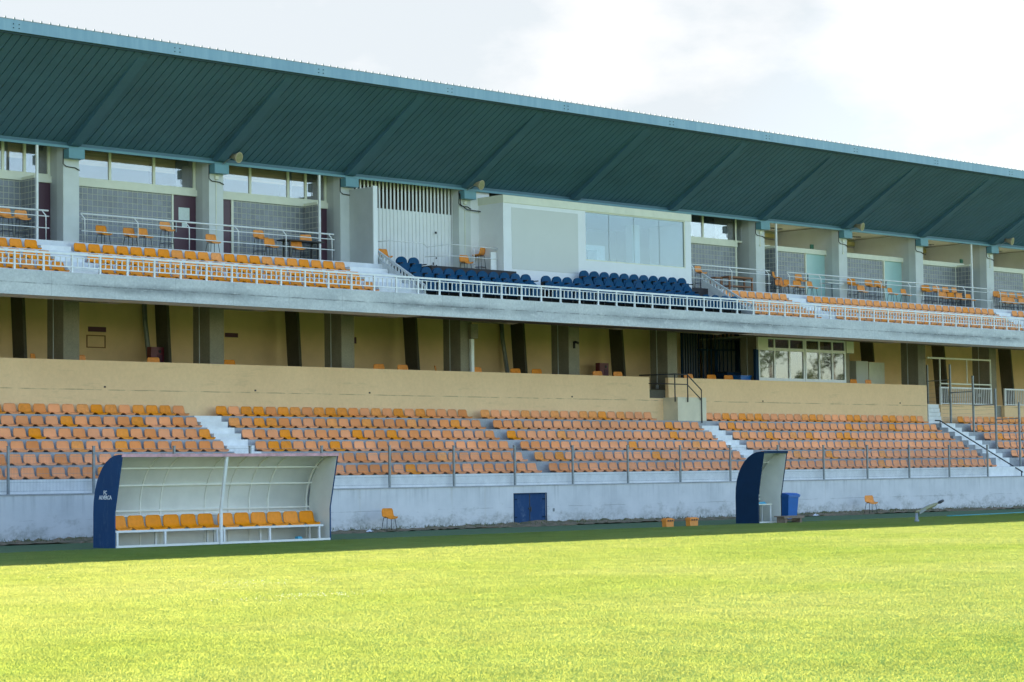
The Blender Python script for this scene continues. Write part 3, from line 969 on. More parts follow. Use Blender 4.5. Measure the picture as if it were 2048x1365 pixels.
d = door(x + 4.97, x + 6.0, 'purple')
mb = MB(); mb.box(x + 5.25, x + 5.72, YW - 0.03, YW - 0.021, 11.05, 11.5); mb.box(x + 5.39, x + 5.61, YW - 0.031, YW - 0.022, 10.80, 11.01)
mb.build('notice', M['notice'], d)
x = colx(5)
window(x + 0.62, x + 6.0, (x + 3.35, x + 5.55), curtains=((x + 4.25, x + 5.5),), blinds=False)
transom(x + 0.62, x + 5.6)
blocks(x + 0.62, x + 5.5)
bx('door_post', 'ivory', gs, x + 5.5, x + 5.6, YW - 0.06, YW + 0.05, 9.70, 13.2)
for n in (6, 7, 8, 9, 10, 11, 12):
    x = colx(n)
    a, b = x + 0.62, x + 6.0
    if n in (6,):
        transom(x + 2.2, b); transom(a, x + 1.9)
        block_return(x + 1.3, 5.54); post(x + 1.32)
        blocks(x + 2.1, x + 4.4)
        bx('door', 'mint', gs, a, x + 1.2, YW - 0.02, YW + 0.02, 9.70, 11.93)
        door(x + 4.5, x + 5.95, 'mint')
        bx('door_post', 'ivory', gs, x + 2.05, x + 2.12, YW - 0.06, YW + 0.05, 9.70, 11.93)
    elif n == 8:
        transom(a, x + 5.1)
        blocks(a, x + 4.4)
        bx('door_post', 'ivory', gs, x + 4.4, x + 4.5, YW - 0.06, YW + 0.05, 9.70, 11.93)
        block_return(x + 4.5, 5.54); post(x + 4.55)
        door(x + 4.8, b, 'part')
    else:
        transom(a, b)
        blocks(a, x + 4.4)
        door(x + 4.5, x + 5.95, 'mint')
    # what shows of the room over the transom
    mb = MB(); mb.box(a, b, 9.24, 9.31, 12.99, 13.16)
    mb.build('room_band', M['roomband'], gs)
    bx('cable_tray', 'curtain', gs, a, b, 9.26, 9.31, 12.88, 12.92)
    mb = MB(); mb.box(x + 1.9, x + 4.2, 7.6, 7.7, 13.14, 13.2); mb.box(x + 4.15, x + 4.3, 7.55, 7.75, 13.13, 13.2)
    mb.build('ceiling_lamp', M['curtain'], gs)
    if n in (6, 8):
        mb = MB(); mb.box(x + 5.05, x + 5.28, 6.5, 6.55, 12.20, 12.40)
        mb.build('exit_sign', M['green'], gs)
bx('room_back_wall', 'room', gs, X0, 76.7, 9.32, 9.5, 9.70, 13.3)
bx('room_back_wall', 'room', gs, 76.7, X1, 9.32, 9.5, 11.75, 13.3)  # starts high: unseen opening below it, added to let sun light these rooms
bx('added_slot_sill', 'room', gs, 76.7, X1, 9.32, 9.5, 9.70, 11.1)  # lower edge of that added light opening
bx('room_ceiling', 'room', gs, X0, X1, 6.5, 9.6, 13.3, 13.4)

# ribbed white screen of the guest entrance
mb = MB()
for i in range(29):
    x = 53.25 + 0.188 * i
    mb.box(x, x + 0.075, 5.98, 6.0, 9.70, 13.15)
mb.build('screen_bars', M['whiteb'], gs)
mb = MB(); mb.box(54.2, 57.6, 6.003, 6.03, 9.70, 12.09); mb.box(57.64, 58.5, 6.003, 6.03, 9.70, 12.09); mb.box(53.2, 54.16, 6.003, 6.03, 9.70, 12.09)
mb.build('screen_sheet', M['whiteb'], gs)
mb = MB(); mb.box(57.55, 57.62, 5.88, 5.92, 11.28, 11.36); mb.box(57.58, 57.61, 5.88, 5.92, 10.3, 10.36); mb.box(57.42, 57.45, 5.88, 5.92, 10.05, 10.15); mb.box(57.58, 57.61, 5.88, 5.92, 10.0, 10.06)
mb.build('lock', M['blackpl'], gs)
bx('screen_shade_sheet', 'bracket', gs, 53.2, 58.5, 8.2, 8.3, 9.70, 13.2)  # sheet coloured dark to stand for the unlit space behind the bars
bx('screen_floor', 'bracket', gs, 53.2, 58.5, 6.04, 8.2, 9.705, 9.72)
# side wall of the guest entrance with its slim pale end
bx('guest_side_wall', 'part', gs, 52.98, 53.16, 4.25, 5.595, 9.70, 12.6)
bx('wall_end', 'whiteb', gs, 52.97, 53.17, 4.2, 4.248, 9.70, 12.62)
mb = MB()
for x in (53.52, 53.72): mb.box(x, x + 0.03, 5.84, 5.9, 10.4, 12.1)
mb.build('pull_rod', M['galv'], gs)
bx('guest_back_wall', 'whiteb', gs, 59.16, 60.2, 5.62, 5.8, 9.70, 13.25)

# ------------------------------------------------------------------ press box
pb = thing('press_box', 'projecting white press box with a grey panel and a wide corner glass front', 'press box', (65, 4.3, 8.7))
BX0, BX1, BY = 59.6, 70.6, 4.2
mb = MB()
mb.box(BX0, BX0 + 0.2, BY + 0.2, 6.4, 9.70, 12.5)                     # left cheek
mb.box(BX0, 64.2, BY, BY + 0.2, 8.72, 12.5)                            # front, solid half
mb.box(64.2, 70.24, BY, BY + 0.2, 8.72, 10.48)
mb.box(70.24, BX1, BY, BY + 0.2, 8.72, 12.5)
mb.box(BX1 - 0.2, BX1, BY + 0.2, 6.4, 9.70, 12.5)
mb.build('wall', M['whiteb'], pb)
bx('cornice', 'ivory', pb, BX0 - 0.02, BX1 + 0.02, BY - 0.03, 6.4, 12.5, 12.80)
bx('blank_panel', 'board', pb, 60.05, 63.75, BY - 0.012, BY, 9.92, 12.34)
mb = MB(); mb.box(64.2, 70.24, BY + 0.01, BY + 0.09, 10.48, 10.53); mb.box(64.2, 70.24, BY + 0.01, BY + 0.09, 12.45, 12.5)
mb.box(70.18, 70.24, BY + 0.01, BY + 0.09, 10.53, 12.45)
fr = mb.build('window_frame', M['ivory'], pb)
for a, b in ((64.2, 65.607), (65.613, 67.107), (67.113, 68.657), (68.663, 70.18)):
    bx('pane', 'glassbox', fr, a, b, BY + 0.04, BY + 0.05, 10.53, 12.45)
mb = MB()
for x in (65.61, 67.11, 68.66): mb.box(x - .003, x + .003, BY + .038, BY + .052, 10.53, 12.45)
mb.build('pane_joint', M['part'], fr)
bx('inner_wall', 'part', pb, BX0 + 0.2, BX1 - 0.2, 8.4, 8.5, 9.70, 12.5)
bx('inner_ceiling', 'whiteb', pb, BX0 + 0.2, BX1 - 0.2, BY + 0.2, 8.4, 12.42, 12.49)
mb = MB(); mb.box(64.05, 64.15, BY + 0.2, 8.4, 9.70, 12.42)
mb.build('inner_partition', M['whiteb'], pb)
mb = MB(); mb.box(68.9, 69.35, 6.0, 6.4, 9.70, 12.42)
mb.build('inner_pillar', M['whiteb'], pb)
fd = thing('drinks_cooler', 'white glass door drinks cooler standing inside the press box window', 'cooler', (66.6, 6.2, 9.70))
mb = MB(); mb.box(66.2, 67.4, 6.2, 6.9, 9.70, 11.42)
mb.build('cabinet', M['fridge'], fd)
bx('cooler_door', 'fridgeglass', fd, 66.3, 66.85, 6.15, 6.2, 9.85, 11.2)

# ------------------------------------------------------------------ stand roof
rf = thing('stand_roof', 'big overhanging teal metal canopy over the whole stand', 'canopy', (60, 5.4, 13.1))
def soffit_z(y): return 13.25 + (5.5 - y) * 0.548       # underside of the boards
SY0, SY1 = 1.12, 5.62
P_ = 0.32
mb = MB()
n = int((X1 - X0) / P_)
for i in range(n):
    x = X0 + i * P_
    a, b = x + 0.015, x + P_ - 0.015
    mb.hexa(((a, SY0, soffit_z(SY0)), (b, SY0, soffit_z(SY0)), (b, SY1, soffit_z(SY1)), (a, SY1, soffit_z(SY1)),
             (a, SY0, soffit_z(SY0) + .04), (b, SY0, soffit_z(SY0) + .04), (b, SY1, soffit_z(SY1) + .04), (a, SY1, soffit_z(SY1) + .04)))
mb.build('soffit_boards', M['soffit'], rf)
mb = MB(); mb.hexa(((X0, SY0, soffit_z(SY0) + .05), (X1, SY0, soffit_z(SY0) + .05), (X1, SY1, soffit_z(SY1) + .05), (X0, SY1, soffit_z(SY1) + .05),
         (X0, SY0, soffit_z(SY0) + .09), (X1, SY0, soffit_z(SY0) + .09), (X1, SY1, soffit_z(SY1) + .09), (X0, SY1, soffit_z(SY1) + .09)))
mb.build('soffit_backing', M['groove'], rf)
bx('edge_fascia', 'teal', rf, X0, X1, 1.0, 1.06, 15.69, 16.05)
bx('edge_shadow_strip', 'groove', rf, X0, X1, 1.06, 1.11, 15.625, 15.689)  # dark strip painted in for the shadow line below the fascia
mb = MB(); mb.hexa(((X0, 1.0, 16.055), (X1, 1.0, 16.055), (X1, 5.6, 13.77), (X0, 5.6, 13.77), (X0, 1.0, 16.08), (X1, 1.0, 16.08), (X1, 5.6, 13.80), (X0, 5.6, 13.80)))
mb.box(X0, X1, 5.6, 11.0, 13.75, 13.8)
for i in range(n):
    x = X0 + i * P_ + 0.25
    mb.hexa(((x, 0.98, 16.08), (x + .06, 0.98, 16.08), (x + .06, 5.6, 13.80), (x, 5.6, 13.80), (x + .015, 0.98, 16.135), (x + .045, 0.98, 16.135), (x + .045, 5.6, 13.86), (x + .015, 5.6, 13.86)))
mb.build('roof_sheeting', M['roofsheet'], rf)
mb = MB()
for k in range(18):                                    # joint plates with four bolts along the edge
    x = 36.0 + 6.0 * k - 0.05
    for dx in (-0.10, 0.10):
        for z in (15.80, 15.92):
            mb.box(x + dx - .015, x + dx + .015, 0.985, 1.0, z - .015, z + .015)
mb.build('edge_bolts', M['groove'], rf)
mb = MB(); mb.box(X0, X1, 5.44, 5.52, 13.03, 13.11)
mb.build('eaves_rail', M['tealtrim'], rf)
mb = MB(); mb.box(X0, X1, 5.54, 5.59, 13.06, 13.3)
mb.build('eaves_board', M['soffit'], rf)
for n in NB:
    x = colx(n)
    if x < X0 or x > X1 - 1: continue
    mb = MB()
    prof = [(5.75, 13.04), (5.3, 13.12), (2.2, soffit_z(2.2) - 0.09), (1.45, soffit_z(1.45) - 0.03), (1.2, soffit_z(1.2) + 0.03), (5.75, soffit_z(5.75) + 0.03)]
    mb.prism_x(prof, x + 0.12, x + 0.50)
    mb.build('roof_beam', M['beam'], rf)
    if n not in (4, 5):
        bx('beam_shoe', 'tealtrim', rf, x + 0.02, x + 0.64, 5.28, 5.598, 12.68, 13.0)

# ------------------------------------------------------------------ railings and fences
rl = thing('front_railing', 'long white metal railing of short bars along the edge of the upper deck', 'railing', (60, 1.5, 8.4))
mb = MB()
mb.box(X0, X1, 1.465, 1.535, 8.955, 9.02); mb.box(X0, X1, 1.475, 1.525, 8.88, 8.905); mb.box(X0, X1, 1.475, 1.525, 8.565, 8.60)
mb.build('rails', M['white'], rl)
PS = 1.035
k0 = -31
bal = MB(); farposts = MB()
for k in range(k0, 76):
    x = 43.43 + PS * k
    if 33 < x < 96:
        mb = MB(); mb.box(x - .03, x + .03, 1.47, 1.53, 8.40, 8.955); mb.box(x - .06, x + .06, 1.44, 1.56, 8.40, 8.412)
        mb.build('post', M['white'], rl)
    else:
        farposts.box(x - .03, x + .03, 1.47, 1.53, 8.40, 8.955)
    for j in range(1, 5):
        xx = x + PS * j / 5
        if 33.2 < xx < 59.0:
            bx('bar', 'white', rl, xx - .016, xx + .016, 1.484, 1.516, 8.60, 8.88)
        else:
            bal.box(xx - .016, xx + .016, 1.484, 1.516, 8.60, 8.88)
o = bal.build('bars', M['white'], rl); o['kind'] = 'stuff'
o = farposts.build('end_posts', M['white'], rl); o['kind'] = 'stuff'

def balcony_rail(x0, x1, label, first=True, last=True, y=4.5, posts=None, z=9.70):
    t = thing('balcony_railing', label, 'railing', ((x0 + x1) / 2, y, z), 'white tube railings in front of the boxes')
    mb = MB()
    mb.tube(((x0, y + .05, z + 1.03), (x1, y + .05, z + 1.03)), 0.03, 8)
    for h in (0.84, 0.45): mb.tube(((x0, y, z + h), (x1, y, z + h)), 0.018, 6)
    mb.build('rails', M['white'], t)
    n = max(1, int(round((x1 - x0) / 2.2)))
    for i in range(n + 1):
        x = x0 + 0.12 + (x1 - x0 - 0.24) * i / n
        mb = MB(); mb.tube(((x, y, z), (x, y, z + 0.86), (x - 0.12 if i else x - .12, y + .05, z + 1.02)), 0.02, 6)
        mb.build('post', M['white'], t)
    return t
balcony_rail(33.3, 39.3, 'white tube railing before the boxes at the left edge of the picture')
balcony_rail(40.55, 51.35, 'white tube railing left of the ribbed white screen, before two glass block boxes')
balcony_rail(70.95, 76.2, 'short white tube railing just right of the press box, before the brown trolley')
balcony_rail(77.4, 93.4, 'longest white tube railing, passing the boxes right of the press box')
balcony_rail(93.95, 110, 'white tube railing before the box at the right edge of the picture')
t = thing('entrance_railing', 'thin white stepped railing before the ribbed white screen', 'railing', (57, 4.5, 9.70))
mb = MB()
for z in (10.72, 10.28):
    if z > 10.5: mb.tube(((53.9, 5.5, z - .05), (54.3, 4.85, z), (56.0, 4.85, z), (56.7, 5.45, z - .05), (57.0, 4.5, z), (59.55, 4.5, z - .02)), 0.018, 6)
    else: mb.tube(((56.6, 5.45, z), (57.0, 4.5, z), (59.55, 4.5, z)), 0.016, 6)
mb.build('rails', M['white'], t)
for x, y in ((54.3, 4.85), (57.0, 4.5), (58.3, 4.5)):
    mb = MB(); mb.tube(((x, y, 9.70), (x, y, 10.72)), 0.016, 6); mb.build('post', M['white'], t)
mb = MB(); mb.box(59.2, 59.5, 4.5, 4.56, 9.73, 10.55); mb.build('end_post', M['white'], t)

# sloping side screens of the guest block (stringer with slotted panel)
def stair_side(x, label, y0, z0, y1, z1):
    t = thing('stair_screen', label, 'stair screen', (x, (y0 + y1) / 2, z1), 'sloping white screens beside the navy seats')
    mb = MB()
    mb.hexa(((x - .05, y1, z1 - .55), (x + .05, y1, z1 - .55), (x + .05, y0, z0 - .55), (x - .05, y0, z0 - .55),
             (x - .05, y1, z1 - .28), (x + .05, y1, z1 - .28), (x + .05, y0, z0 - .28), (x - .05, y0, z0 - .28)))
    mb.build('stringer', M['steelw'], t)
    mb = MB(); mb.bar((x, y1, z1), (x, y0, z0), 0.09, 0.07)
    mb.bar((x, y1, z1 - .26), (x, y0, z0 - .26), 0.09, 0.05)
    mb.build('rails', M['steelw'], t)
    n = 16
    for i in range(n + 1):
        f = i / n
        y, z = y0 + (y1 - y0) * f, z0 + (z1 - z0) * f
        bx('bar', 'steelw', t, x - .03, x + .03, y - .02, y + .02, z - .26, z)
    mb = MB(); mb.prism_x([(y0, z0 - .56), (y1, z1 - .56), (y1, 8.35), (y0, 8.35)], x - .04, x + .02)
    mb.build('side_wall', M['deck'], t)
    return t
stair_side(53.30, 'sloping white slotted screen left of the navy seats', 4.6, 10.36, 1.75, 8.75)
stair_side(71.75, 'sloping white slotted screen right of the navy seats under the press box corner', 4.6, 10.36, 1.75, 8.75)

# mesh fence on the pitch wall
fn = thing('mesh_fence', 'grey welded mesh fence standing on the low white wall before the seats', 'fence', (60, 0.15, 1.49))
for n in range(-8, 18):
    x = 35.16 + 3.0 * n
    mb = MB(); mb.box(x - .035, x + .035, 0.12, 0.18, 1.49, 2.92); mb.box(x - .045, x + .045, 0.11, 0.19, 2.915, 2.94)
    mb.build('post', M['galv'], fn)
    if n < 17:
        mb = MB()
        y = 0.115
        for k in range(1, 60):
            xx = x + 0.05 * k
            mb.face(((xx - .0025, y, 1.56), (xx + .0025, y, 1.56), (xx + .0025, y, 2.86), (xx - .0025, y, 2.86)))
            mb.face(((xx, y - .0025, 1.56), (xx, y + .0025, 1.56), (xx, y + .0025, 2.86), (xx, y - .0025, 2.86)))
        for z in (1.58, 1.84, 2.10, 2.36, 2.62, 2.85):
            mb.box(x + .035, x + 2.965, y - .010, y - .003, z - .0035, z + .0035)
        mb.build('mesh_panel', M['galv'], fn)
# stepped fence climbing the right hand aisle
fs = thing('stepped_fence', 'grey stepped fence of tall posts climbing beside the white aisle steps', 'fence', (89.9, 3.4, 1.9))
FP = [(6.05, 4.2, 6.94), (4.72, 3.6, 6.92), (3.42, 2.95, 6.31), (2.16, 2.30, 5.65), (0.86, 1.65, 4.95)]
for y, z0, z1 in FP:
    mb = MB(); mb.box(89.86, 89.94, y - .04, y + .04, z0 - 0.25, z1); mb.build('post', M['galv'], fs)
mb = MB()
for (ya, _, za), (yb, _, zb) in zip(FP, FP[1:]):
    zt = zb - 0.75
    mb.bar((89.9, ya, zt - .02), (89.9, yb, zt), 0.045)
mb.build('cross_rail', M['galv'], fs)
mb = MB()
for (ya, za0, za), (yb, zb0, zb) in zip(FP, FP[1:]):
    for k in range(12):
        z = zb0 + 0.35 + k * 0.2
        if z < zb - 0.8: mb.bar((89.9, ya, z), (89.9, yb, z), 0.006)
mb.build('wire', M['galv'], fs)
t = thing('aisle_handrail', 'thin dark handrail running down the white steps on the right', 'handrail', (88.2, 2.5, 1.9))
mb = MB(); mb.tube(((87.5, 3.95, 4.16), (87.78, 3.86, 4.15), (88.78, 0.0, 1.66)), 0.03, 8); mb.build('rail', M['darkmetal'], t)
mb = MB(); mb.tube(((88.76, 0.06, 1.70), (88.76, 0.06, 1.48)), 0.026, 8); mb.build('post', M['darkmetal'], t)
mb = MB(); mb.tube(((87.78, 3.86, 4.14), (87.78, 3.86, 3.55)), 0.022, 8); mb.build('post', M['darkmetal'], t)
# dark stair rail at the doorway in the beige wall
t = thing('doorway_rail', 'dark pipe railing at the doorway in the beige wall', 'railing', (70, 4.1, 4.0))
ry = 4.07
mb = MB()
mb.tube(((68.75, 5.6, 5.98), (69.28, ry, 5.98), (70.05, ry, 5.98), (70.95, ry, 5.34), (70.95, ry, 3.95)), 0.026, 8)
mb.tube(((68.6, 5.0, 5.62), (69.28, ry, 5.56), (70.05, ry, 5.56), (70.95, ry, 4.92)), 0.022, 8)
mb.build('rails', M['darkmetal'], t)
for x in (69.28, 70.08):
    mb = MB(); mb.tube(((x, ry, 5.98), (x, ry, 4.82)), 0.026, 8); mb.build('post', M['darkmetal'], t)
# white barrier of the right hand gallery with its cream frame
def gallery_barrier(x0, x1, label, frame):
    t = thing('gallery_barrier', label, 'barrier', ((x0 + x1) / 2, 5.25, 4.98), 'white barred barriers on the right hand gallery')
    mb = MB(); mb.box(x0, x1, 5.22, 5.28, 5.78, 5.85); mb.box(x0, x1, 5.23, 5.27, 5.02, 5.06); mb.build('rails', M['white'], t)
    mb = MB(); k = 0
    x = x0 + .03
    while x < x1:
        mb.box(x - .014, x + .014, 5.236, 5.264, 5.06, 5.78); x += 0.15
    mb.build('bars', M['white'], t)
    for x in (x0 + .03, x1 - .03):
        mb = MB(); mb.box(x - .035, x + .035, 5.21, 5.29, 4.98, 5.86); mb.build('post', M['white'], t)
    if frame:
        mb = MB(); mb.box(x0 - 1.0, x1, 5.22, 5.28, 7.2, 7.28); mb.box(x0, x1, 5.22, 5.28, 5.98, 6.04)
        mb.box(x0, x0 + .06, 5.225, 5.275, 5.86, 7.2); mb.box(x1 - .06, x1, 5.225, 5.275, 5.86, 7.2); mb.box((x0 + x1) / 2 + .1, (x0 + x1) / 2 + .14, 5.23, 5.27, 6.04, 7.2)
        mb.build('goal_frame', M['ivory'], t)
gallery_barrier(89.8, 94.15, 'white barred barrier with a cream frame above it, on the right gallery', True)
gallery_barrier(95.3, 100.3, 'white barred barrier without a frame, at the right picture edge', False)

# ------------------------------------------------------------------ shell seats of the stand
def shell_mb():
    """one moulded shell, front towards -y, resting on its tread"""
    prof = [(-0.225, 0.012), (-0.215, 0.045), (-0.14, 0.062), (0.00, 0.060), (0.06, 0.075), (0.11, 0.125), (0.135, 0.20), (0.150, 0.28), (0.160, 0.335), (0.166, 0.362)]
    hw = [0.19, 0.222, 0.232, 0.234, 0.234, 0.232, 0.230, 0.226, 0.210, 0.17]
    mb = MB()
    N = 8
    top, bot = [], []
    for (y, z), w in zip(prof, hw):
        a, b = [], []
        for j in range(N + 1):
            u = -1 + 2 * j / N
            curl = 0.03 * abs(u) ** 3
            dy = -curl * (1 if z > 0.08 else 0.2)
            dz = curl * (0.9 if z <= 0.08 else 0.0) - (0.010 * (1 - u * u) if z <= 0.08 and y > -0.2 else 0)
            a.append((u * w, y + dy, z + dz)); b.append((u * w, y + dy + 0.014, z + dz - 0.016))
        top.append(a); bot.append(b)
    nP = len(prof)
    for i in range(nP - 1):
        for j in range(N):
            mb.face((top[i][j], top[i][j + 1], top[i + 1][j + 1], top[i + 1][j]), 0, True)
            mb.face((bot[i][j], bot[i + 1][j], bot[i + 1][j + 1], bot[i][j + 1]), 0, True)
    for j in range(N):
        mb.face((top[0][j], bot[0][j], bot[0][j + 1], top[0][j + 1])); mb.face((top[-1][j], top[-1][j + 1], bot[-1][j + 1], bot[-1][j]))
    for i in range(nP - 1):
        mb.face((top[i][0], top[i + 1][0], bot[i + 1][0], bot[i][0])); mb.face((top[i][N], bot[i][N], bot[i + 1][N], top[i + 1][N]))
    return mb
def merge(me, d=1e-5):
    import bmesh
    bm = bmesh.new(); bm.from_mesh(me); bmesh.ops.remove_doubles(bm, verts=bm.verts, dist=d); bmesh.ops.recalc_face_normals(bm, faces=bm.faces); bm.to_mesh(me); bm.free()
    return me
SHELL = {k: merge(shell_mb().mesh('seat_shell', M[k])) for k in ('seat_f', 'seat_m', 'seat_b')}
bk = MB(); bk.prism_x([(-0.17, 0.0), (0.12, 0.0), (0.13, 0.055), (0.05, 0.04), (-0.16, 0.03)], -0.15, 0.15)
BRK = bk.mesh('seat_bracket', M['bracket'])
WORD = {'seat_f': 'faded', 'seat_m': 'paler', 'seat_b': 'bright'}
TINT = {k: (v.diffuse_color[:]) for k, v in M.items() if k.startswith('seat_')}

seats = []   # (distance, x, y, z, kind, label, group)
rs = random.Random(11)
def block_rows(rows, where, group, kinds, y_of, z_of, rowname):
    for r, (a, b) in rows.items():
        n = max(1, int(round((b - a) / 0.549)))
        p = (b - a) / n
        for i in range(n):
            x = a + p * (i + 0.5)
            k = kinds(r, i, n)
            seats.append([x, y_of(r), z_of(r), k, i, n, rowname[r], where, group])
LOWN = ['lowest row', 'second row up', 'third row up', 'fourth row up', 'fifth row up', 'topmost row']
def low_kinds(spec):
    def f(r, i, n):
        if (r, i) in spec: return 'seat_b'
        if r == 5 and rs.random() < 0.4: return 'seat_m'
        return 'seat_m' if rs.random() < 0.07 else 'seat_f'
    return f
nA = 0
def from_right(rows, lst):   # seat index counted from the right end
    out = set()
    for r, i in lst:
        a, b = rows[r]; n = int(round((b - a) / 0.549)); out.add((r, n - 1 - i))
    return out
RA = {r: (44.72 - 0.549 * 26, 44.72) for r in range(6)}
RB = {r: (45.97, 57.92) for r in range(6)}
RC = {r: (58.5, 70.46) for r in range(6)}; RC[5] = (58.55, 68.35)
RD = {r: (71.7, 87.42) for r in range(6)}
RE = {r: (89.85 + 0.0 * r, 98.0) for r in range(6)}
for r in range(6): RE[r] = (90.15, 98.4)
yl = lambda r: YR[r] + 0.33
zl = lambda r: ZR[r]
specA = from_right(RA, [(5, 6), (5, 2), (5, 3), (4, 9), (3, 12), (3, 0), (3, 6), (2, 7)])
specB = {(5, 0), (5, 3), (5, 5), (4, 2), (4, 19), (3, 3), (3, 9), (3, 12), (2, 1), (2, 6), (0, 10)}
specC = {(5, 12), (4, 18), (3, 0), (3, 17), (2, 11), (1, 12)}
specD = {(5, 2), (5, 4), (5, 6), (5, 13), (5, 18), (5, 19), (5, 23), (5, 24), (5, 27), (4, 1), (4, 16), (4, 22), (3, 4), (3, 9), (3, 13), (3, 14), (1, 8)}
block_rows(RA, 'left lower block', 'shell seats left of the white steps', low_kinds(specA), yl, zl, LOWN)
block_rows(RB, 'block behind the long dugout', 'shell seats between the white steps and the seat gap', low_kinds(specB), yl, zl, LOWN)
block_rows(RC, 'block left of the doorway stairs', 'shell seats between the seat gap and the doorway stairs', low_kinds(specC), yl, zl, LOWN)
block_rows(RD, 'block behind the short dugout', 'shell seats behind the short dugout', low_kinds(specD), yl, zl, LOWN)
block_rows(RE, 'right end block', 'shell seats at the right end', low_kinds({(5, 0), (4, 1), (3, 2)}), yl, zl, LOWN)
UPN = ['front row', 'middle row', 'back row']
uy = lambda r: (2.03, 2.83, 3.63)[r]
uz = lambda r: (8.44, 8.86, 9.28)[r]
def up_kinds(dom):
    def f(r, i, n):
        q = rs.random()
        return dom if q < 0.9 else ('seat_m' if dom == 'seat_b' else 'seat_b')
    return f
block_rows({r: (38.42 - 0.549 * 14, 38.42) for r in range(3)}, 'deck by left edge', 'upper seats at the left edge', up_kinds('seat_b'), uy, uz, UPN)
block_rows({r: (39.72, 51.25) for r in range(3)}, 'deck left of navy seats', 'upper seats left of the navy seats', up_kinds('seat_b'), uy, uz, UPN)
block_rows({r: (72.1, 76.4) for r in range(3)}, 'upper deck right of the press box', 'upper seats right of the navy seats', up_kinds('seat_m'), uy, uz, UPN)
block_rows({r: (77.75, 92.35) for r in range(3)}, 'upper deck on the right', 'upper seats on the right', up_kinds('seat_m'), uy, uz, UPN)
block_rows({r: (93.85, 99.3) for r in range(3)}, 'upper deck, right end', 'upper seats at the right end', up_kinds('seat_m'), uy, uz, UPN)

def in_view(x, y, z):
    d = Vector((x, y, z)) - CAM
    w = d.dot(fw)
    u = 1024 + F_PX * d.dot(rt) / w
    v = 682.5 - F_PX * d.dot(up) / w
    return u, v, w
vis, rest = [], []
for s in seats:
    u, v, w = in_view(s[0], s[1], s[2] + 0.2)
    lowhid = 212 < u < 655 and v > 915                 # wholly behind the long dugout
    lowhid2 = 1478 < u < 1560 and v > 908
    if -8 < u < 2056 and not lowhid and not lowhid2: vis.append((w, s))
    elif 0 < s[0] and -350 < u < 2500: rest.append(s)
vis.sort(key=lambda q: q[0])
single = [s for _, s in vis[:298]]
rest += [s for _, s in vis[298:]]
def frm(i, n):
    return (ORD[i] + ' from the left') if i < n - 1 - i else (ORD[n - 1 - i] + ' from the right')
# count positions only over the seats of that row which the picture shows
rowvis = {}
for _, s in vis: rowvis.setdefault((s[6], s[7]), []).append(s[0])
for s in single:
    xs_ = sorted(rowvis[(s[6], s[7])])
    i, n = xs_.index(s[0]), len(xs_)
    lab = '%s orange seat, %s, %s, %s' % (WORD[s[3]], frm(i, n), s[6], s[7])
    o = bpy.data.objects.new('shell_seat', SHELL[s[3]]); COL.objects.link(o)
    o.location = (s[0], s[1] + rs.uniform(-.008, .008), s[2]); o.rotation_euler = (rs.uniform(-.012, .012), 0, rs.uniform(-.035, .035))
    tag(o, lab, 'seat', s[8])
    b = bpy.data.objects.new('bracket', BRK); COL.objects.link(b); b.parent = o
mb = MB()
src = shell_mb()
ki = {'seat_f': 0, 'seat_m': 1, 'seat_b': 2}
def append(mb, src, loc, m=None):
    i = len(mb.v)
    mb.v += [(x + loc[0], y + loc[1], z + loc[2]) for x, y, z in src.v]
    mb.f += [tuple(i + k for k in f) for f in src.f]
    mb.m += [m if m is not None else q for q in src.m]
    mb.smooth += src.smooth
for s in rest:
    append(mb, src, s[:3], ki[s[3]])
    append(mb, bk, s[:3], 3)
o = mb.build('stadium_seats', [M['seat_f'], M['seat_m'], M['seat_b'], M['bracket']])
merge(o.data)
tag(o, 'mass of faded orange shell seats filling the far right blocks', 'seats', kind='stuff')

# ------------------------------------------------------------------ navy guest seats
def guest_seat():
    t = thing('guest_seat', '', 'seat')
    mb = MB()
    arc = [(-0.25, 0.42), (-0.25, 0.70)] + [(0.25 * -math.cos(a), 0.70 + 0.20 * math.sin(a)) for a in [PI * k / 12 for k in range(1, 12)]] + [(0.25, 0.70), (0.25, 0.42)]
    mb.prism_y(arc, 0.14, 0.22)
    mb.build('backrest', M['blueseat'], t)
    mb = MB(); mb.box(-0.235, 0.235, -0.02, 0.10, 0.30, 0.66)
    mb.build('seat_pad', M['blueseat'], t)
    for sx in (-1, 1):
        mb = MB(); mb.box(sx * 0.28 - 0.022, sx * 0.28 + 0.022, -0.22, 0.16, 0.60, 0.64); mb.box(sx * 0.28 - 0.015, sx * 0.28 + 0.015, 0.05, 0.15, 0.0, 0.60)
        mb.build('armrest', M['blackpl'], t)
    return t
g0 = guest_seat()
first = [True]
def place_guest(x, y, z, label):
    if first[0]:
        g0.location = (x, y, z); tag(g0, label, 'seat', 'navy upholstered guest seats'); first[0] = False; return
    copy_tree(g0, (x, y, z), 0, label, 'navy upholstered guest seats')
def guest_row(xa, n, pitch, y, z, text):
    for i in range(n):
        place_guest(xa + pitch * i, y, z, 'navy tip-up seat, %s, %s' % (frm(i, n), text))
guest_row(63.72, 11, 0.587, 3.68, 9.12, 'rear row before the press box glass')
guest_row(54.02, 2, 0.60, 3.68, 9.12, 'rear pair before the ribbed screen')
guest_row(53.95, 11, 0.572, 2.88, 8.70, 'middle row before the dark platform')
guest_row(60.77, 15, 0.590, 2.88, 8.70, 'middle row before the press box wall')
guest_row(53.9, 10, 0.59, 2.05, 8.30, 'front row behind the railing, left half')
guest_row(60.4, 19, 0.59, 2.05, 8.30, 'front row behind the railing, right half')

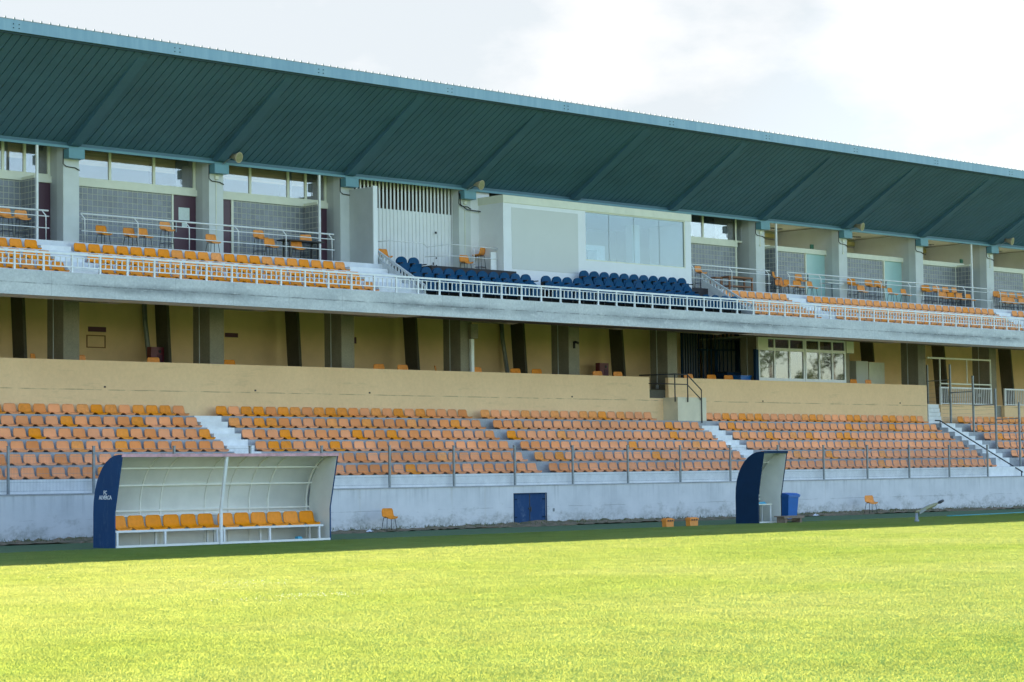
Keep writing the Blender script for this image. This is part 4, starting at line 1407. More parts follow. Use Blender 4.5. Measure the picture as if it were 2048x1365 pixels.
# ------------------------------------------------------------------ loose chairs
def chair_proto(h, name, seatmat, legm):
    t = thing(name, '', 'chair')
    s = shell_mb()
    for i, (x, y, z) in enumerate(s.v): s.v[i] = (x * 0.98, y, z * 1.0 + h - 0.05)
    o = s.build('shell', M[seatmat], t); merge(o.data)
    for sx in (-1, 1):
        for sy in (-1, 1):
            mb = MB(); mb.tube(((sx * 0.15, sy * 0.12, h - 0.01), (sx * 0.20, sy * 0.18 + 0.01, 0.0)), 0.011, 6)
            mb.build('leg', M[legm], t)
    mb = MB()
    mb.tube(((-0.15, -0.12, h - .012), (0.15, -0.12, h - .012)), 0.010, 6); mb.tube(((-0.15, 0.12, h - .012), (0.15, 0.12, h - .012)), 0.010, 6)
    mb.build('seat_frame', M[legm], t)
    if h > 0.6:
        mb = MB()
        f = 0.32
        mb.tube(((-0.18, -0.16, f), (0.18, -0.16, f)), 0.009, 6); mb.tube(((-0.18, 0.16, f), (0.18, 0.16, f)), 0.009, 6); mb.tube(((-0.18, -0.16, f), (-0.18, 0.16, f)), 0.009, 6); mb.tube(((0.18, -0.16, f), (0.18, 0.16, f)), 0.009, 6)
        mb.build('footrest', M[legm], t)
    return t
LOWC = chair_proto(0.45, 'loose_chair', 'seat_m', 'darkmetal')
TALLC = chair_proto(0.78, 'bar_stool', 'seat_m', 'darkmetal')
GC = 'orange chairs and stools left on the balcony'
used = {}
def put(proto, x, y, z, deg, label, group):
    rz = math.radians(deg - 32 if deg < 180 else deg)
    if proto.name not in used:
        used[proto.name] = 1
        proto.location = (x, y, z); proto.rotation_euler = (0, 0, rz); tag(proto, label, None, group)
        return proto
    return copy_tree(proto, (x, y, z), rz, label, group)
FL = 9.70
put(TALLC, 38.05, 5.1, FL, 25, 'tall orange stool by the post of the leftmost glass block box', GC)
put(TALLC, 38.75, 5.25, FL, 25, 'tall orange stool against the glass block return at the left edge', GC)
put(LOWC, 41.72, 5.0, FL, 35, 'low orange chair beside the first full pale column from the left', GC)
put(LOWC, 42.85, 5.05, FL, 30, 'low orange chair, upright one of the close pair before the glass blocks', GC)
put(LOWC, 43.3, 4.85, FL - 0.0, 40, 'low orange chair turned sideways, overlapping its neighbour before the glass blocks', GC)
put(TALLC, 44.45, 5.2, FL, 30, 'tall orange stool left of the plum door with the notice', GC)
put(LOWC, 46.25, 5.0, FL, 30, 'low orange chair in front of the plum door with the notice', GC)
put(TALLC, 48.6, 5.35, FL, 25, 'tall orange stool behind a low chair, left of the black table', GC)
put(LOWC, 48.75, 4.9, FL, 28, 'low orange chair in front of a tall stool, left of the black table', GC)
put(LOWC, 50.0, 4.95, FL, 20, 'low orange chair under the front of the black table', GC)
put(TALLC, 50.85, 5.5, FL, 10, 'tall orange stool behind the black table', GC)
put(LOWC, 54.45, 5.3, FL, 30, 'low orange chair at the left end of the ribbed white screen', GC)
put(LOWC, 58.55, 5.25, FL, 25, 'low orange chair beside the tall stool left of the press box', GC)
put(TALLC, 59.35, 5.3, FL, 200, 'tall orange stool turned backwards in the corner left of the press box', GC)
put(TALLC, 72.3, 5.2, FL, 35, 'tall orange stool right of the press box, left of the brown trolley', GC)
put(TALLC, 77.2, 5.0, FL, 60, 'tall orange stool just right of the slim post after the brown trolley', GC)
put(LOWC, 77.5, 5.0, FL, 20, 'low orange chair just right of the slim post', GC)
put(LOWC, 77.95, 4.9, FL, 35, 'low orange chair in the middle of the heap by the slim post', GC)
put(LOWC, 78.65, 4.9, FL, 20, 'low orange chair before the glass blocks, left of the pale green door', GC)
put(TALLC, 79.15, 5.2, FL, 25, 'tall orange stool left of the first pale green door', GC)
put(LOWC, 79.55, 4.85, FL, 40, 'low orange chair facing sideways at the first pale green door', GC)
put(TALLC, 83.0, 5.2, FL, 10, 'tall orange stool beside the pale column right of the white table', GC)
put(LOWC, 83.3, 4.85, FL, 20, 'low orange chair beside the pale column right of the white table', GC)
put(TALLC, 84.35, 5.2, FL, 20, 'first of two tall stools before the glass blocks of the second open box', GC)
put(TALLC, 85.15, 5.25, FL, 15, 'second of two tall stools before the glass blocks of the second open box', GC)
put(LOWC, 85.65, 4.9, FL, 40, 'low orange chair turned aside before the second pale green door', GC)
put(LOWC, 86.7, 4.9, FL, 35, 'rightmost low orange chair before the second pale green door', GC)
for i, (x, l) in enumerate(((89.05, 'first'), (89.95, 'second'), (90.75, 'third'), (91.5, 'fourth'))):
    put(TALLC, x, 5.35, FL, 10 + 8 * i, '%s of four tall stools in the rear rank of the third open box' % l, GC)
for i, (x, l) in enumerate(((89.75, 'first'), (90.45, 'second'), (91.15, 'third'), (91.95, 'fourth'))):
    put(LOWC, x, 4.85, FL, 10 + 7 * i, '%s of four low chairs in the front rank of the third open box' % l, GC)
for i, (x, l) in enumerate(((95.2, 'first'), (95.85, 'second'), (96.6, 'third'), (97.3, 'fourth'))):
    put(TALLC, x, 5.4, FL, 10 + 8 * i, '%s tall stool of the rear rank at the right picture edge' % l, GC)
for i, (x, l) in enumerate(((95.1, 'first'), (95.65, 'second'), (96.6, 'third'))):
    put(LOWC, x, 4.85, FL, 10 + 7 * i, '%s low chair of the front rank at the right picture edge' % l, GC)
# chairs on the lower gallery: only their tops clear the beige wall
GG = 'orange chairs on the gallery behind the beige wall'
GX = [(39.75, 'lying low left of the first full column', 70), (41.45, 'right of the first full column', 15), (44.45, 'before the left wine red cabinet', 10), (47.75, 'right of the second full column', 20), (54.75, 'left one of two beside the third full column', 12),
      (55.95, 'right one of two right of the third full column', 15), (57.75, 'turned sideways left of the fourth full column', 75), (59.9, 'by the white riser pipe', 30), (61.95, 'left one of the two about the middle pilaster', 12), (63.15, 'right one of the two about the middle pilaster', 12),
      (66.7, 'left of the right wine red cabinet', 12), (67.95, 'right of the right wine red cabinet', 18), (72.4, 'left of the navy gate', 12), (73.9, 'before the bars of the navy gate', 10), (75.05, 'beside the blue bin', 8), (84.1, 'right of the glazed kiosk', 25), (85.25, 'before the plywood cabinet', 30)]
for x, l, a in GX:
    put(LOWC, x, 6.0, 5.36 + (0.02 if x > 54 else 0.0), a, 'orange chair behind the beige wall, ' + l, GG)
# chairs by the pitch
GPC = put(LOWC, 49.35, -0.75, 0.03, 22, 'orange chair standing alone against the white wall left of the navy hatch', 'orange chairs along the white pitch wall')
put(LOWC, 75.95, -0.9, 0.03, 15, 'orange chair against the white wall right of the blue wheelie bin', 'orange chairs along the white pitch wall')

# ------------------------------------------------------------------ things on the balcony
t = thing('black_table', 'black table among orange stools left of the ribbed screen', 'table', (50.0, 4.95, FL))
bx('table_top', 'blackpl', t, 49.3, 51.1, 4.75, 5.3, 10.42, 10.46)
for x in (49.55, 50.85):
    for y in (4.85, 5.2):
        bx('leg', 'blackpl', t, x - .03, x + .03, y - .03, y + .03, FL, 10.42)
t = thing('brown_trolley', 'brown wooden two shelf trolley before the boxes right of the press box', 'trolley', (74.6, 5.0, FL))
bx('top_shelf', 'brownwood', t, 73.75, 75.35, 4.8, 5.3, 10.33, 10.40)
bx('lower_shelf', 'brownwood', t, 73.83, 75.27, 4.84, 5.26, 9.95, 10.0)
for x in (73.79, 75.31):
    for y in (4.83, 5.27):
        bx('leg', 'brownwood', t, x - .035, x + .035, y - .03, y + .03, FL, 10.33)
t = thing('brown_stool', 'small brown wooden stool left of the brown trolley', 'stool', (73.2, 5.15, FL))
bx('seat', 'brownwood', t, 73.0, 73.45, 4.95, 5.35, 10.28, 10.33)
for x in (73.04, 73.41):
    for y in (4.99, 5.31):
        bx('leg', 'brownwood', t, x - .025, x + .025, y - .025, y + .025, FL, 10.28)
bx('crossbar', 'brownwood', t, 73.04, 73.41, 4.97, 5.0, 9.95, 10.0)
t = thing('white_table', 'small white topped table on a thin stand beside the third open column', 'table', (81.2, 5.0, FL))
bx('table_top', 'white', t, 80.6, 81.8, 4.75, 5.25, 10.42, 10.45)
mb = MB(); mb.tube(((81.2, 5, FL + .1), (81.2, 5, 10.42)), 0.02, 6); mb.build('stem', M['darkmetal'], t)
mb = MB()
for k in range(4):
    a = k * PI / 2 + .4
    mb.tube(((81.2, 5, FL + .12), (81.2 + .32 * math.cos(a), 5 + .32 * math.sin(a), FL + .0)), 0.014, 6)
mb.build('foot', M['darkmetal'], t)

# horn loudspeakers on the roof beams
for i, (x, y, z, l) in enumerate(((47.3, 5.08, 13.29, 'beige horn loudspeaker on the beam above the second column from the left'), (59.0, 5.0, 13.24, 'beige horn loudspeaker on the beam right of the ribbed screen'),
                        (83.5, 5.13, 13.26, 'beige horn loudspeaker on the beam of the second open box'), (95.5, 4.87, 13.31, 'beige horn loudspeaker nearest the right picture edge'))):
    if i == 0:
        hp = thing('horn_loudspeaker', l, 'loudspeaker', (x, y, z), 'horn loudspeakers under the canopy')
        d = Vector((0.25, -1, -0.25)).normalized()
        c = Vector((x, y, z))
        mb = MB(); mb.tube([c - d * .22, c - d * .03, c + d * .08, c + d * .2], [.08, .10, .14, .20], 14); mb.build('horn', M['horn'], hp)
        mb = MB(); mb.tube([c + d * .19, c + d * .205], [.16, .16], 14); mb.build('mouth', M['brass'], hp)
        mb = MB(); mb.tube((c - d * .05, c + Vector((-.18, .22, -.12)), c + Vector((-.45, .5, -.42))), 0.016, 6); mb.build('bracket', M['galv'], hp)
    else:
        copy_tree(hp, (x, y, z), 0, l)
t = thing('slack_cable', 'dark slack cable strung from the beam shoe to the press box roof', 'cable', (60, 5.4, 12.3))
mb = MB(); mb.tube(((58.5, 5.5, 12.9), (58.55, 5.5, 12.45), (58.9, 5.5, 12.28), (59.7, 5.5, 12.25), (60.1, 5.5, 12.45), (60.7, 5.3, 12.5), (61.2, 4.9, 12.78), (62.0, 4.5, 12.84)), 0.022, 6); mb.build('wire', M['blackpl'], t)
mb = MB(); mb.tube(((60.0, 5.55, 12.4), (60.55, 5.5, 12.15), (60.5, 5.55, 10.6)), 0.012, 6); mb.build('drop_wire', M['darkmetal'], t)

# ------------------------------------------------------------------ gallery fittings
def cabinet(x, label, ry=8.6):
    t = thing('hose_cabinet', label, 'cabinet', (x, ry, 5.22), 'wine red fire hose cabinets')
    bx('body', 'red', t, x - .28, x + .28, ry, ry + .25, 5.9, 6.66)
    mb = MB(); mb.tube(((x + .1, ry - .02, 6.5), (x + .1, ry, 6.5)), .06, 12); mb.build('dial', M['blackpl'], t)
    bx('glass_front', 'maroon', t, x + .0, x + .22, ry - .012, ry, 5.95, 6.38)
    bx('stand', 'red', t, x - .2, x + .2, ry + .05, ry + .2, 5.22, 5.9)
cabinet(46.4, 'wine red hose cabinet beside a leaning pilaster left of the second full column')
cabinet(69.75, 'wine red hose cabinet left of the doorway in the beige wall')
SG = 'small maroon signs on the ochre gallery wall'
for x0, x1, z0, z1, l in ((44.1, 44.85, 7.2, 7.38, 'wide maroon sign above the empty brown frame on the ochre wall'), (50.15, 50.75, 7.2, 7.36, 'wide maroon sign right of the second full column'), (56.4, 56.58, 7.15, 7.4, 'small square maroon sign right of the third full column')):
    mb = MB(); mb.box(x0, x1, 9.575, 9.6, z0, z1)
    o = mb.build('wall_sign', M['maroon'], None, ((x0 + x1) / 2, 9.59, z0)); tag(o, l, 'sign', SG)
mb = MB()
a, b, c, d = 44.03, 44.83, 6.62, 7.08
for q in ((a, b, c, c + .035), (a, b, d - .035, d), (a, a + .035, c + .035, d - .035), (b - .035, b, c + .035, d - .035)):
    mb.box(q[0], q[1], 9.575, 9.6, q[2], q[3])
o = mb.build('empty_frame', M['brownwood'], None, (44.4, 9.59, 6.62)); tag(o, 'thin empty brown picture frame on the ochre gallery wall', 'frame')
t = thing('riser_pipe', 'white riser pipe with a cable box on the fourth full gallery column', 'pipe', (59.2, 5.5, 5.2))
mb = MB(); mb.box(58.98, 59.13, 5.45, 5.57, 5.2, 7.2); mb.build('pipe', M['white'], t)
mb = MB(); mb.box(58.95, 59.32, 5.42, 5.58, 7.22, 7.78); mb.build('cable_box', M['column'], t)
t = thing('gallery_camera', 'small black camera on the fifth full gallery column', 'camera', (64.9, 5.5, 7.2))
mb = MB(); mb.tube(((64.8, 5.52, 7.28), (64.92, 5.38, 7.2)), .05, 8); mb.build('body', M['blackpl'], t)
mb = MB(); mb.box(64.8, 64.84, 5.5, 5.6, 7.0, 7.28); mb.build('bracket', M['blackpl'], t)
# navy barred gate
t = thing('barred_gate', 'navy barred gate across the gallery right of the doorway stairs', 'gate', (75.8, 7.9, 5.22))
bx('side_louvre', 'navydark', t, 73.7, 74.75, 7.6, 7.68, 5.22, 8.9)
mb = MB()
for k in range(6): mb.box(73.75 + .17 * k, 73.83 + .17 * k, 7.55, 7.598, 5.9, 8.6)
mb.build('louvre_slats', M['darkmetal'], t)
mb = MB()
for k in range(11): mb.bar((74.9 + .28 * k, 7.9, 5.22), (74.9 + .28 * k, 7.9, 8.9), 0.045)
mb.bar((74.8, 7.9, 7.35), (77.9, 7.9, 7.42), 0.06)
mb.build('bars', M['navydark'], t)
mb = MB(); mb.box(76.3, 76.42, 7.85, 7.95, 5.22, 7.4); mb.box(77.75, 77.95, 7.85, 7.95, 5.22, 8.9); mb.build('gate_frame', M['navydark'], t)
t = thing('blue_tub', 'blue plastic tub peeping over the beige wall beside an orange chair', 'tub', (75.75, 6.0, 5.22))
mb = MB(); mb.hexa(((75.5, 5.75, 5.3), (76.1, 5.75, 5.3), (76.1, 6.2, 5.3), (75.5, 6.2, 5.3), (75.45, 5.7, 6.08), (76.15, 5.7, 6.08), (76.15, 6.25, 6.08), (75.45, 6.25, 6.08))); mb.build('body', M['binblue'], t)
bx('rim', 'binblue', t, 75.42, 76.18, 5.67, 6.28, 6.08, 6.12)
t = thing('tub_stand', 'dark low cupboard behind the blue tub on the gallery', 'cupboard', (76.0, 7.0, 5.22))
bx('body', 'navydark', t, 75.6, 77.0, 6.6, 7.2, 5.22, 6.3)
bx('top', 'blackpl', t, 75.55, 77.05, 6.55, 7.25, 6.3, 6.34)
# glazed kiosk
t = thing('glazed_kiosk', 'white framed glazed kiosk on the gallery with six tall panes', 'kiosk', (79.6, 5.7, 5.22))
KY = 5.5
for x0, x1 in ((76.42, 79.68), (79.72, 82.7)):
    w = (x1 - x0)
    mu = [x0, x0 + w * .33, x0 + w * .655, x1 - .09]
    mb = MB()
    mb.box(x0, x1, KY - .04, KY + .04, 7.52, 7.86) if False else None
    mb.box(x0, x1, KY - .05, KY + .05, 7.78, 7.86); mb.box(x0, x1, KY - .05, KY + .05, 7.26, 7.40); mb.box(x0, x1, KY - .05, KY + .05, 5.88, 6.04)
    for q in mu:
        mb.box(q, q + .09, KY - .045, KY + .045, 6.04, 7.26); mb.box(q, q + .09, KY - .045, KY + .045, 7.40, 7.78)
    f = mb.build('window_frame', M['white'], t)
    for a, b in zip(mu, mu[1:]):
        bx('pane', 'glasskiosk', f, a + .09, b, KY - .006, KY + .006, 6.04, 7.26)
        bx('top_pane', 'glasskiosk', f, a + .09, b, KY - .006, KY + .006, 7.40, 7.78)
        bx('sash', 'white', f, b - .07, b - .002, KY + .008, KY + .03, 6.05, 7.25)
mb = MB(); mb.box(76.42, 82.7, 5.62, 8.9, 7.87, 7.95); mb.build('roof', M['under'], t)
bx('back_wall', 'curtain', t, 76.5, 82.6, 8.8, 8.88, 5.22, 7.86)
bx('side_wall', 'navydark', t, 76.2, 76.40, 5.44, 5.58, 5.3, 7.3)
bx('shutter_box', 'ivory', t, 76.25, 76.95, 5.34, 5.44, 7.28, 7.84)
bx('meter_box', 'ivory', t, 82.72, 83.25, 5.4, 5.6, 7.3, 7.9)
t = thing('plywood_cabinet', 'pale two part plywood cabinet on the gallery right of the glazed kiosk', 'cabinet', (87.2, 7.6, 5.22))
bx('body', 'board', t, 86.15, 87.1, 7.5, 8.0, 5.22, 7.12)
bx('door', 'ivory', t, 87.12, 88.35, 7.46, 7.5, 5.25, 7.08)
bx('side_panel', 'beige', t, 87.12, 88.35, 7.502, 8.0, 5.22, 7.10)

# ------------------------------------------------------------------ dugouts
def arc_profile(yb, yf, yt, zt):
    """(y, z) of the shell from its foot at the back up and over to the front lip"""
    pts = [(yb, 0.0), (yb, 0.95)]
    n = 9
    for k in range(n + 1):
        a = (PI / 2) * k / n
        pts.append((yb + (yt * 0.62 + yf * 0.38 - yb) * (1 - math.cos(a)), 0.95 + (zt - 0.95) * math.sin(a) ** 0.92))
    pts.append((yt, zt))
    return pts
def dugout(name, label, x0, x1, yb, yf, yt, zt, cols, ribs, post_x, letter, panelx=None):
    t = thing(name, label, 'dugout', ((x0 + x1) / 2, yb, 0))
    pr = arc_profile(yb, yf, yt, zt)
    mb = MB()                                  # curved back, 3 cm thick
    th = 0.03
    inn = [(y - th if z < 1.2 else y - th * .4, z - (th if z > 1.4 else 0)) for y, z in pr]
    for (a, b), (c, d) in zip(zip(pr, pr[1:]), zip(inn, inn[1:])):
        mb.face(((x0, *a), (x1, *a), (x1, *b), (x0, *b)), 1, True)
        mb.face(((x0, *c), (x0, *d), (x1, *d), (x1, *c)), 0, True)
    for xx in (x0, x1):
        for (a, b), (c, d) in zip(zip(pr, pr[1:]), zip(inn, inn[1:])):
            mb.face(((xx, *a), (xx, *b), (xx, *d), (xx, *c)), 1)
    mb.face(((x0, *pr[-1]), (x1, *pr[-1]), (x1, *inn[-1]), (x0, *inn[-1])), 1)
    o = mb.build('curved_back', [M['dugin'], M[cols[0]]], t); merge(o.data)
    out = pr + [(yt, zt - 0.06), (yf, 1.0), (yf, 0.0)]
    for k, xx in enumerate((x0 - 0.045, x1 + 0.005)):
        mb = MB(); mb.prism_x(out, xx, xx + 0.04)
        e = mb.build('end_panel', M[cols[0]], t)
        # the inner face is lined in cream
        mb = MB(); q = [(y + (0.02 if y < yb - .1 else -0.04), z - 0.04 if z > .5 else z + .01) for y, z in out]
        xi = xx + 0.0405 if k == 0 else xx - 0.006
        mb.prism_x(q, xi, xi + 0.005)
        mb.build('lining', M['dugin'], e)
        if k == 0 and letter:
            for txt, zz, sz in (('FC', 1.485, 0.152), ('ALVERCA', 1.35, 0.152)):
                cu = bpy.data.curves.new('lettering', 'FONT')
                cu.body = txt; cu.size = sz; cu.align_x = 'CENTER'; cu.extrude = 0.002; cu.offset = 0.003
                cu.space_character = 0.95
                cu.materials.append(M['text'])
                tmp = bpy.data.objects.new('lettering', cu); COL.objects.link(tmp)
                bpy.context.view_layer.update()
                me = bpy.data.meshes.new_from_object(tmp.evaluated_get(bpy.context.evaluated_depsgraph_get()))
                bpy.data.objects.remove(tmp); bpy.data.curves.remove(cu)
                ob = bpy.data.objects.new('lettering', me); COL.objects.link(ob)
                if not me.materials: me.materials.append(M['text'])
                ob.parent = e
                ox, oy, oz = ORG[t.name]
                ob.matrix_local = Matrix(((0, 0, -1, xx - 0.004 - ox), (-1, 0, 0, letter - oy), (0, 1, 0, zz - oz), (0, 0, 0, 1)))
    for x in ribs:
        mb = MB()
        ip = [(y - .005, z) for y, z in inn]
        for (a, b) in zip(ip, ip[1:]):
            mb.bar((x, *a), (x, *b), 0.045, 0.04)
        mb.build('rib', M['dugrib'], t)
    for h, w in ((0.86, .06), (1.0, .05), (1.72, .045), (2.2, .045)):
        y = None
        for (a, b) in zip(inn, inn[1:]):
            if a[1] <= h <= b[1]: y = a[0] + (b[0] - a[0]) * (h - a[1]) / (b[1] - a[1] + 1e-9)
        mb = MB(); mb.box(x0, x1, y - .05, y - .005, h - w / 2, h + w / 2); mb.build('purlin', M['dugrib'], t)
    bx('front_trim', cols[1], t, x0 - .045, x1 + .045, yt - .03, yt - .002, zt - .07, zt + .015)
    bx('foot_rail', 'dugrib', t, x0, x1, yf - .02, yf + .03, 0.005, 0.07)
    if post_x:
        mb = MB(); mb.bar((post_x, yf - .05, 0), (post_x, yf - .05, 1.0), .085, .06); mb.bar((post_x, yf - .05, 1.0), (post_x, yt + .02, zt - .06), .085, .06)
        mb.build('front_post', M['white'], t)
    return t
dugout('long_dugout', 'long curved dugout with navy end panel lettered in white and cream lining', 34.66, 42.25, -5.25, -6.3, -6.67, 2.58, ('navy', 'pinktrim'),
       (36.15, 36.85, 38.4, 39.25, 40.0, 40.7, 42.15), 38.2, -5.86)
dugout('short_dugout', 'short curved navy dugout seen from its plain end, beside the blue bin', 61.8, 63.05, -5.56, -6.62, -6.92, 2.59, ('navydark', 'navydark'), (), None, None)

def bench(x0, n, p, label, legs):
    t = thing('dugout_bench', label, 'bench', (x0, -5.9, 0), 'white benches with orange seats in the long dugout')
    x1 = x0 + n * p
    mb = MB(); mb.box(x0 - .05, x1 + .05, -6.18, -6.12, 0.42, 0.48); mb.box(x0 - .05, x1 + .05, -5.72, -5.66, 0.42, 0.48); mb.build('frame', M['white'], t)
    for x in legs:
        for y in (-6.15, -5.69):
            mb = MB(); mb.box(x - .03, x + .03, y - .03, y + .03, 0, 0.42); mb.build('leg', M['white'], t)
    for i in range(n):
        o = bpy.data.objects.new('seat', DSEAT); COL.objects.link(o); o.parent = t
        o.location = (p * (i + .5), -0.02, 0.45); o.rotation_euler = (0, 0, random.uniform(-.05, .05)); o.scale = (1.16, 1.1, 1.2)
DSEAT = merge(shell_mb().mesh('seat', M['seat_b']))
bench(34.75, 6, 0.60, 'white bench with orange seats left of the white post in the long dugout', (34.8, 36.4, 38.2))
bench(38.45, 6, 0.60, 'white bench with orange seats right of the white post in the long dugout', (38.45, 40.1, 41.95))
mb = MB(); mb.hexa(((41.1, -6.2, .02), (41.32, -6.2, .02), (41.32, -6.05, .02), (41.1, -6.05, .02), (41.13, -6.18, .14), (41.28, -6.18, .12), (41.28, -6.08, .15), (41.12, -6.06, .13)))
tag(mb.build('litter_bag', M['litterb'], None, (41.2, -6.1, 0)), 'crumpled teal plastic scrap on the floor of the long dugout', 'litter')
# short dugout contents
t = thing('dugout_table', 'small pale table inside the short dugout', 'table', (62.3, -6.3, 0))
bx('table_top', 'ivory', t, 61.95, 62.75, -6.45, -5.95, 0.66, 0.70)
for x in (62.0, 62.7):
    for y in (-6.4, -6.0):
        bx('leg', 'white', t, x - .02, x + .02, y - .02, y + .02, 0, 0.66)
mb = MB(); mb.hexa(((62.0, -6.4, .70), (62.5, -6.4, .70), (62.5, -6.1, .70), (62.0, -6.1, .70), (62.05, -6.38, .76), (62.42, -6.36, .78), (62.4, -6.15, .75), (62.05, -6.12, .77)))
tag(mb.build('folded_cloth', M['litterb'], None, (62.2, -6.2, .7)), 'light blue cloth lying on the small table in the short dugout', 'cloth')
t = thing('wooden_step', 'low weathered wooden bench on the grass before the short dugout', 'bench', (62.9, -7.1, 0))
mb = MB(); mb.box(62.35, 63.5, -7.3, -6.85, .22, .26); mb.box(62.36, 63.49, -7.33, -7.302, .17, .26); mb.build('seat_board', M['wood'], t)
for x in (62.5, 63.35):
    bx('leg', 'wood', t, x - .06, x + .06, -7.28, -6.9, 0, .22)
bx('crossbar', 'wood', t, 62.56, 63.29, -7.12, -7.06, .08, .14)
t = thing('wheelie_bin', 'blue wheelie bin with a flat lid right of the short dugout', 'bin', (65.0, -5.6, 0))
bxx, byy = 64.45, -5.75
mb = MB(); mb.hexa(((bxx - .24, byy - .24, .06), (bxx + .24, byy - .24, .06), (bxx + .24, byy + .26, .06), (bxx - .24, byy + .26, .06),
                    (bxx - .30, byy - .32, .93), (bxx + .30, byy - .32, .93), (bxx + .30, byy + .34, .93), (bxx - .30, byy + .34, .93)))
mb.box(bxx - .33, bxx + .33, byy - .35, byy + .37, .90, .955); mb.build('body', M['binblue'], t)
mb = MB(); mb.prism_x([(byy - .37, .957), (byy + .40, .957), (byy + .40, 1.03), (byy + .2, 1.07), (byy - .2, 1.05), (byy - .37, .99)], bxx - .34, bxx + .34); mb.build('lid', M['binblue'], t)
mb = MB(); mb.tube(((bxx - .25, byy + .44, .98), (bxx + .25, byy + .44, .98)), .02, 8); mb.build('handle', M['binblue'], t)
for sx in (-1, 1):
    mb = MB(); mb.tube(((bxx + sx * .24, byy + .27, .1), (bxx + sx * .29, byy + .27, .1)), .1, 14); mb.build('wheel', M['blackpl'], t)
# orange boxes by the touchline
for i, (x, y, w, l) in enumerate(((56.95, -6.6, .36, 'smaller orange box on the track, left of its twin'), (58.25, -6.55, .40, 'larger orange box on the track, nearer the short dugout'))):
    t = thing('orange_box', l, 'box', (x, y, 0), 'orange boxes on the track left of the short dugout')
    h = .31
    mb = MB(); mb.hexa(((x - w / 2, y - .10, .0), (x + w / 2, y - .10, .0), (x + w / 2, y + .10, .0), (x - w / 2, y + .10, .0), (x - w / 2 - .02, y - .09, h - .09), (x + w / 2 + .02, y - .09, h - .09), (x + w / 2 + .02, y + .10, h - .09), (x - w / 2 - .02, y + .10, h - .09))); mb.build('body', M['boxorange'], t)
    mb = MB(); mb.box(x - w / 2 - .035, x + w / 2 + .035, y - .11, y + .12, h - .088, h - .03); mb.box(x - w / 2 + .02, x + w / 2 - .02, y - .08, y + .09, h - .03, h); mb.build('lid', M['boxorange'], t)
    mb = MB()
    for dx in (-.3, .0, .3): mb.box(x + dx * w - .03, x + dx * w + .03, y - .13, y - .112, h - .11, h - .06)
    mb.build('latch', M['bracket'], t)
# sprinkler
t = thing('turf_sprinkler', 'brass impact sprinkler on a grey stub pipe in the shaded grass', 'sprinkler', (65.1, -11.1, 0))
sx, sy = 65.1, -11.1
mb = MB(); mb.tube(((sx, sy, 0), (sx, sy, .08), (sx, sy, .1), (sx, sy, .2), (sx, sy, .22), (sx, sy, .34)), [.085, .085, .055, .06, .045, .045], 12); mb.build('stub_pipe', M['galv'], t)
mb = MB(); mb.tube(((sx - .05, sy, .36), (sx + .25, sy, .40), (sx + .55, sy - .03, .48), (sx + 1.0, sy - .06, .60), (sx + 1.2, sy - .08, .66)), [.045, .05, .075, .065, .025], 10); mb.build('barrel', M['brass'], t)
mb = MB(); mb.tube(((sx + 1.18, sy - .08, .655), (sx + 1.3, sy - .09, .69), (sx + 1.48, sy - .1, .74)), [.03, .06, .045], 10); mb.build('nozzle', M['blackpl'], t)
mb = MB(); mb.bar((sx + .1, sy - .04, .33), (sx + .5, sy - .06, .46), .05, .08); mb.bar((sx + .3, sy, .46), (sx + .75, sy - .03, .60), .03, .04); mb.build('swing_arm', M['galv'], t)
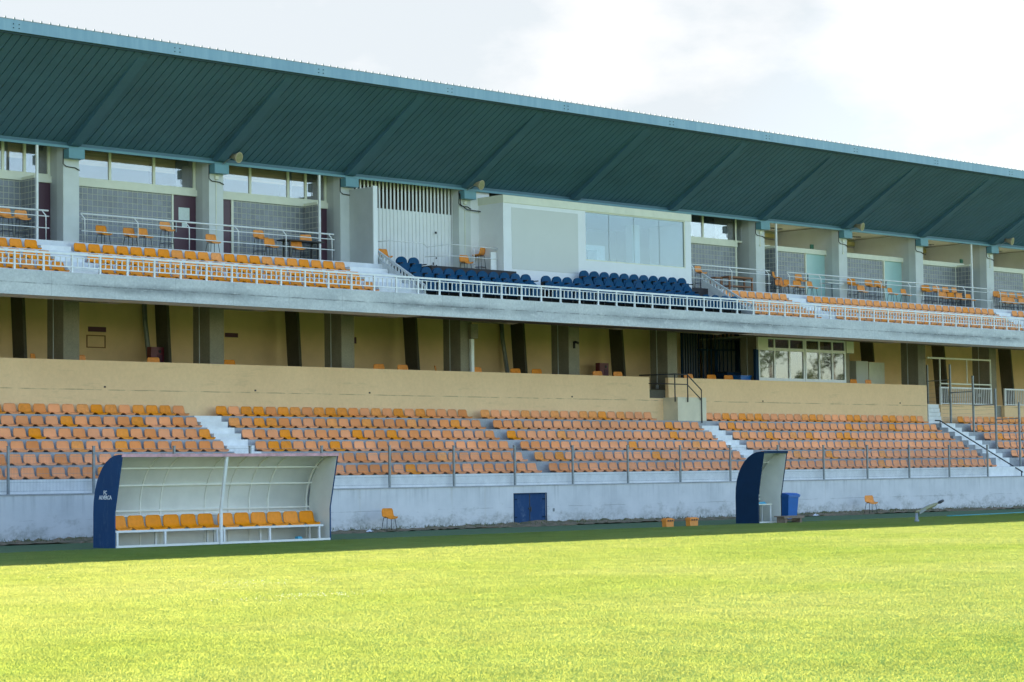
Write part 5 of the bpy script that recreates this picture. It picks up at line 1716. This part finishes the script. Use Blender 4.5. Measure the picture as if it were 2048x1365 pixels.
# hose and litter
t = thing('garden_hose', 'teal hose lying along the track at the right', 'hose', (75, -6.8, 0))
mb = MB(); mb.tube(((72.4, -7.25, .03), (74, -7.15, .03), (76.5, -6.9, .03), (79, -6.5, .03), (84, -6.0, .03)), .03, 8); mb.tube(((74.5, -7.0, .03), (77, -6.6, .03), (80, -6.1, .03)), .02, 8); mb.build('tube', M['hose'], t)
for i, (x, y, m, l) in enumerate(((48.2, -1.1, 'litterw', 'white scrap of plastic on the soil left of the lone orange chair'), (67.1, -3.3, 'litterw', 'white bag behind the blue wheelie bin'), (72.1, -1.0, 'litterw', 'white and blue wrapper on the soil right of the second pitch chair'))):
    mb = MB(); r = random.Random(i)
    c = [(x + .16 * math.cos(k * PI / 4) * r.uniform(.6, 1.2), y + .12 * math.sin(k * PI / 4) * r.uniform(.6, 1.2)) for k in range(8)]
    for k in range(8):
        (ax, ay), (bx_, by_) = c[k], c[(k + 1) % 8]
        mb.face(((ax, ay, .03 + r.uniform(0, .03)), (bx_, by_, .03), (x, y, .12)))
    mb.face([(a, b, .02) for a, b in c])
    tag(mb.build('litter', M[m], None, (x, y, 0)), l, 'litter')

# ------------------------------------------------------------------ opposite trees, seen mirrored in the kiosk panes
M['leaf'] = plain('tree_leaves', (0.06, 0.085, 0.03), 0.7, 0.4, 1.5)
M['bark'] = plain('tree_bark', (0.12, 0.09, 0.06), 0.9, 0.3, 5)
def tree(x, y, h, seed, label):
    r = random.Random(seed)
    t = thing('pine_tree', label, 'tree', (x, y, 0), 'trees behind the opposite touchline')
    mb = MB(); mb.tube(((x, y, 0), (x + .2, y, h * .4), (x - .1, y + .2, h * .85)), [.35, .25, .08], 8)
    cl = []
    for k in range(16):
        a = r.uniform(0, 2 * PI); z = h * r.uniform(.4, .97); q = (1.0 - abs(z / h - .6) * 1.3) * h * .22 * r.uniform(.5, 1.1)
        c = Vector((x + q * math.cos(a), y + q * math.sin(a), z)); cl.append(c)
        mb.tube(((x, y, z - 1.2), tuple((Vector((x, y, z - .6)) + c) / 2), tuple(c)), [.09, .06, .02], 5)
    mb.build('trunk', M['bark'], t)
    mb = MB()
    for c in cl:
        R_ = r.uniform(1.0, 1.9)
        for _ in range(150):
            d = Vector((r.gauss(0, 1), r.gauss(0, 1), r.gauss(0, .6))).normalized() * R_ * r.uniform(.3, 1)
            p = c + d; s_ = r.uniform(.12, .26)
            u = Vector((r.gauss(0, 1), r.gauss(0, 1), r.gauss(0, 1))).normalized(); w = u.orthogonal().normalized()
            mb.face((p - u * s_, p + w * s_ * .6, p + u * s_, p - w * s_ * .6))
    mb.build('crown', M['leaf'], t)
for i, (x, y, h, l) in enumerate(((171.0, -76, 13.5, 'lowest pine mirrored in the left pane of the kiosk'), (179.5, -79, 18.5, 'tall pine mirrored in the middle panes of the kiosk'), (187.5, -77, 16.5, 'broad pine mirrored in the right panes of the kiosk'))):
    tree(x, y, h, i + 5, l)
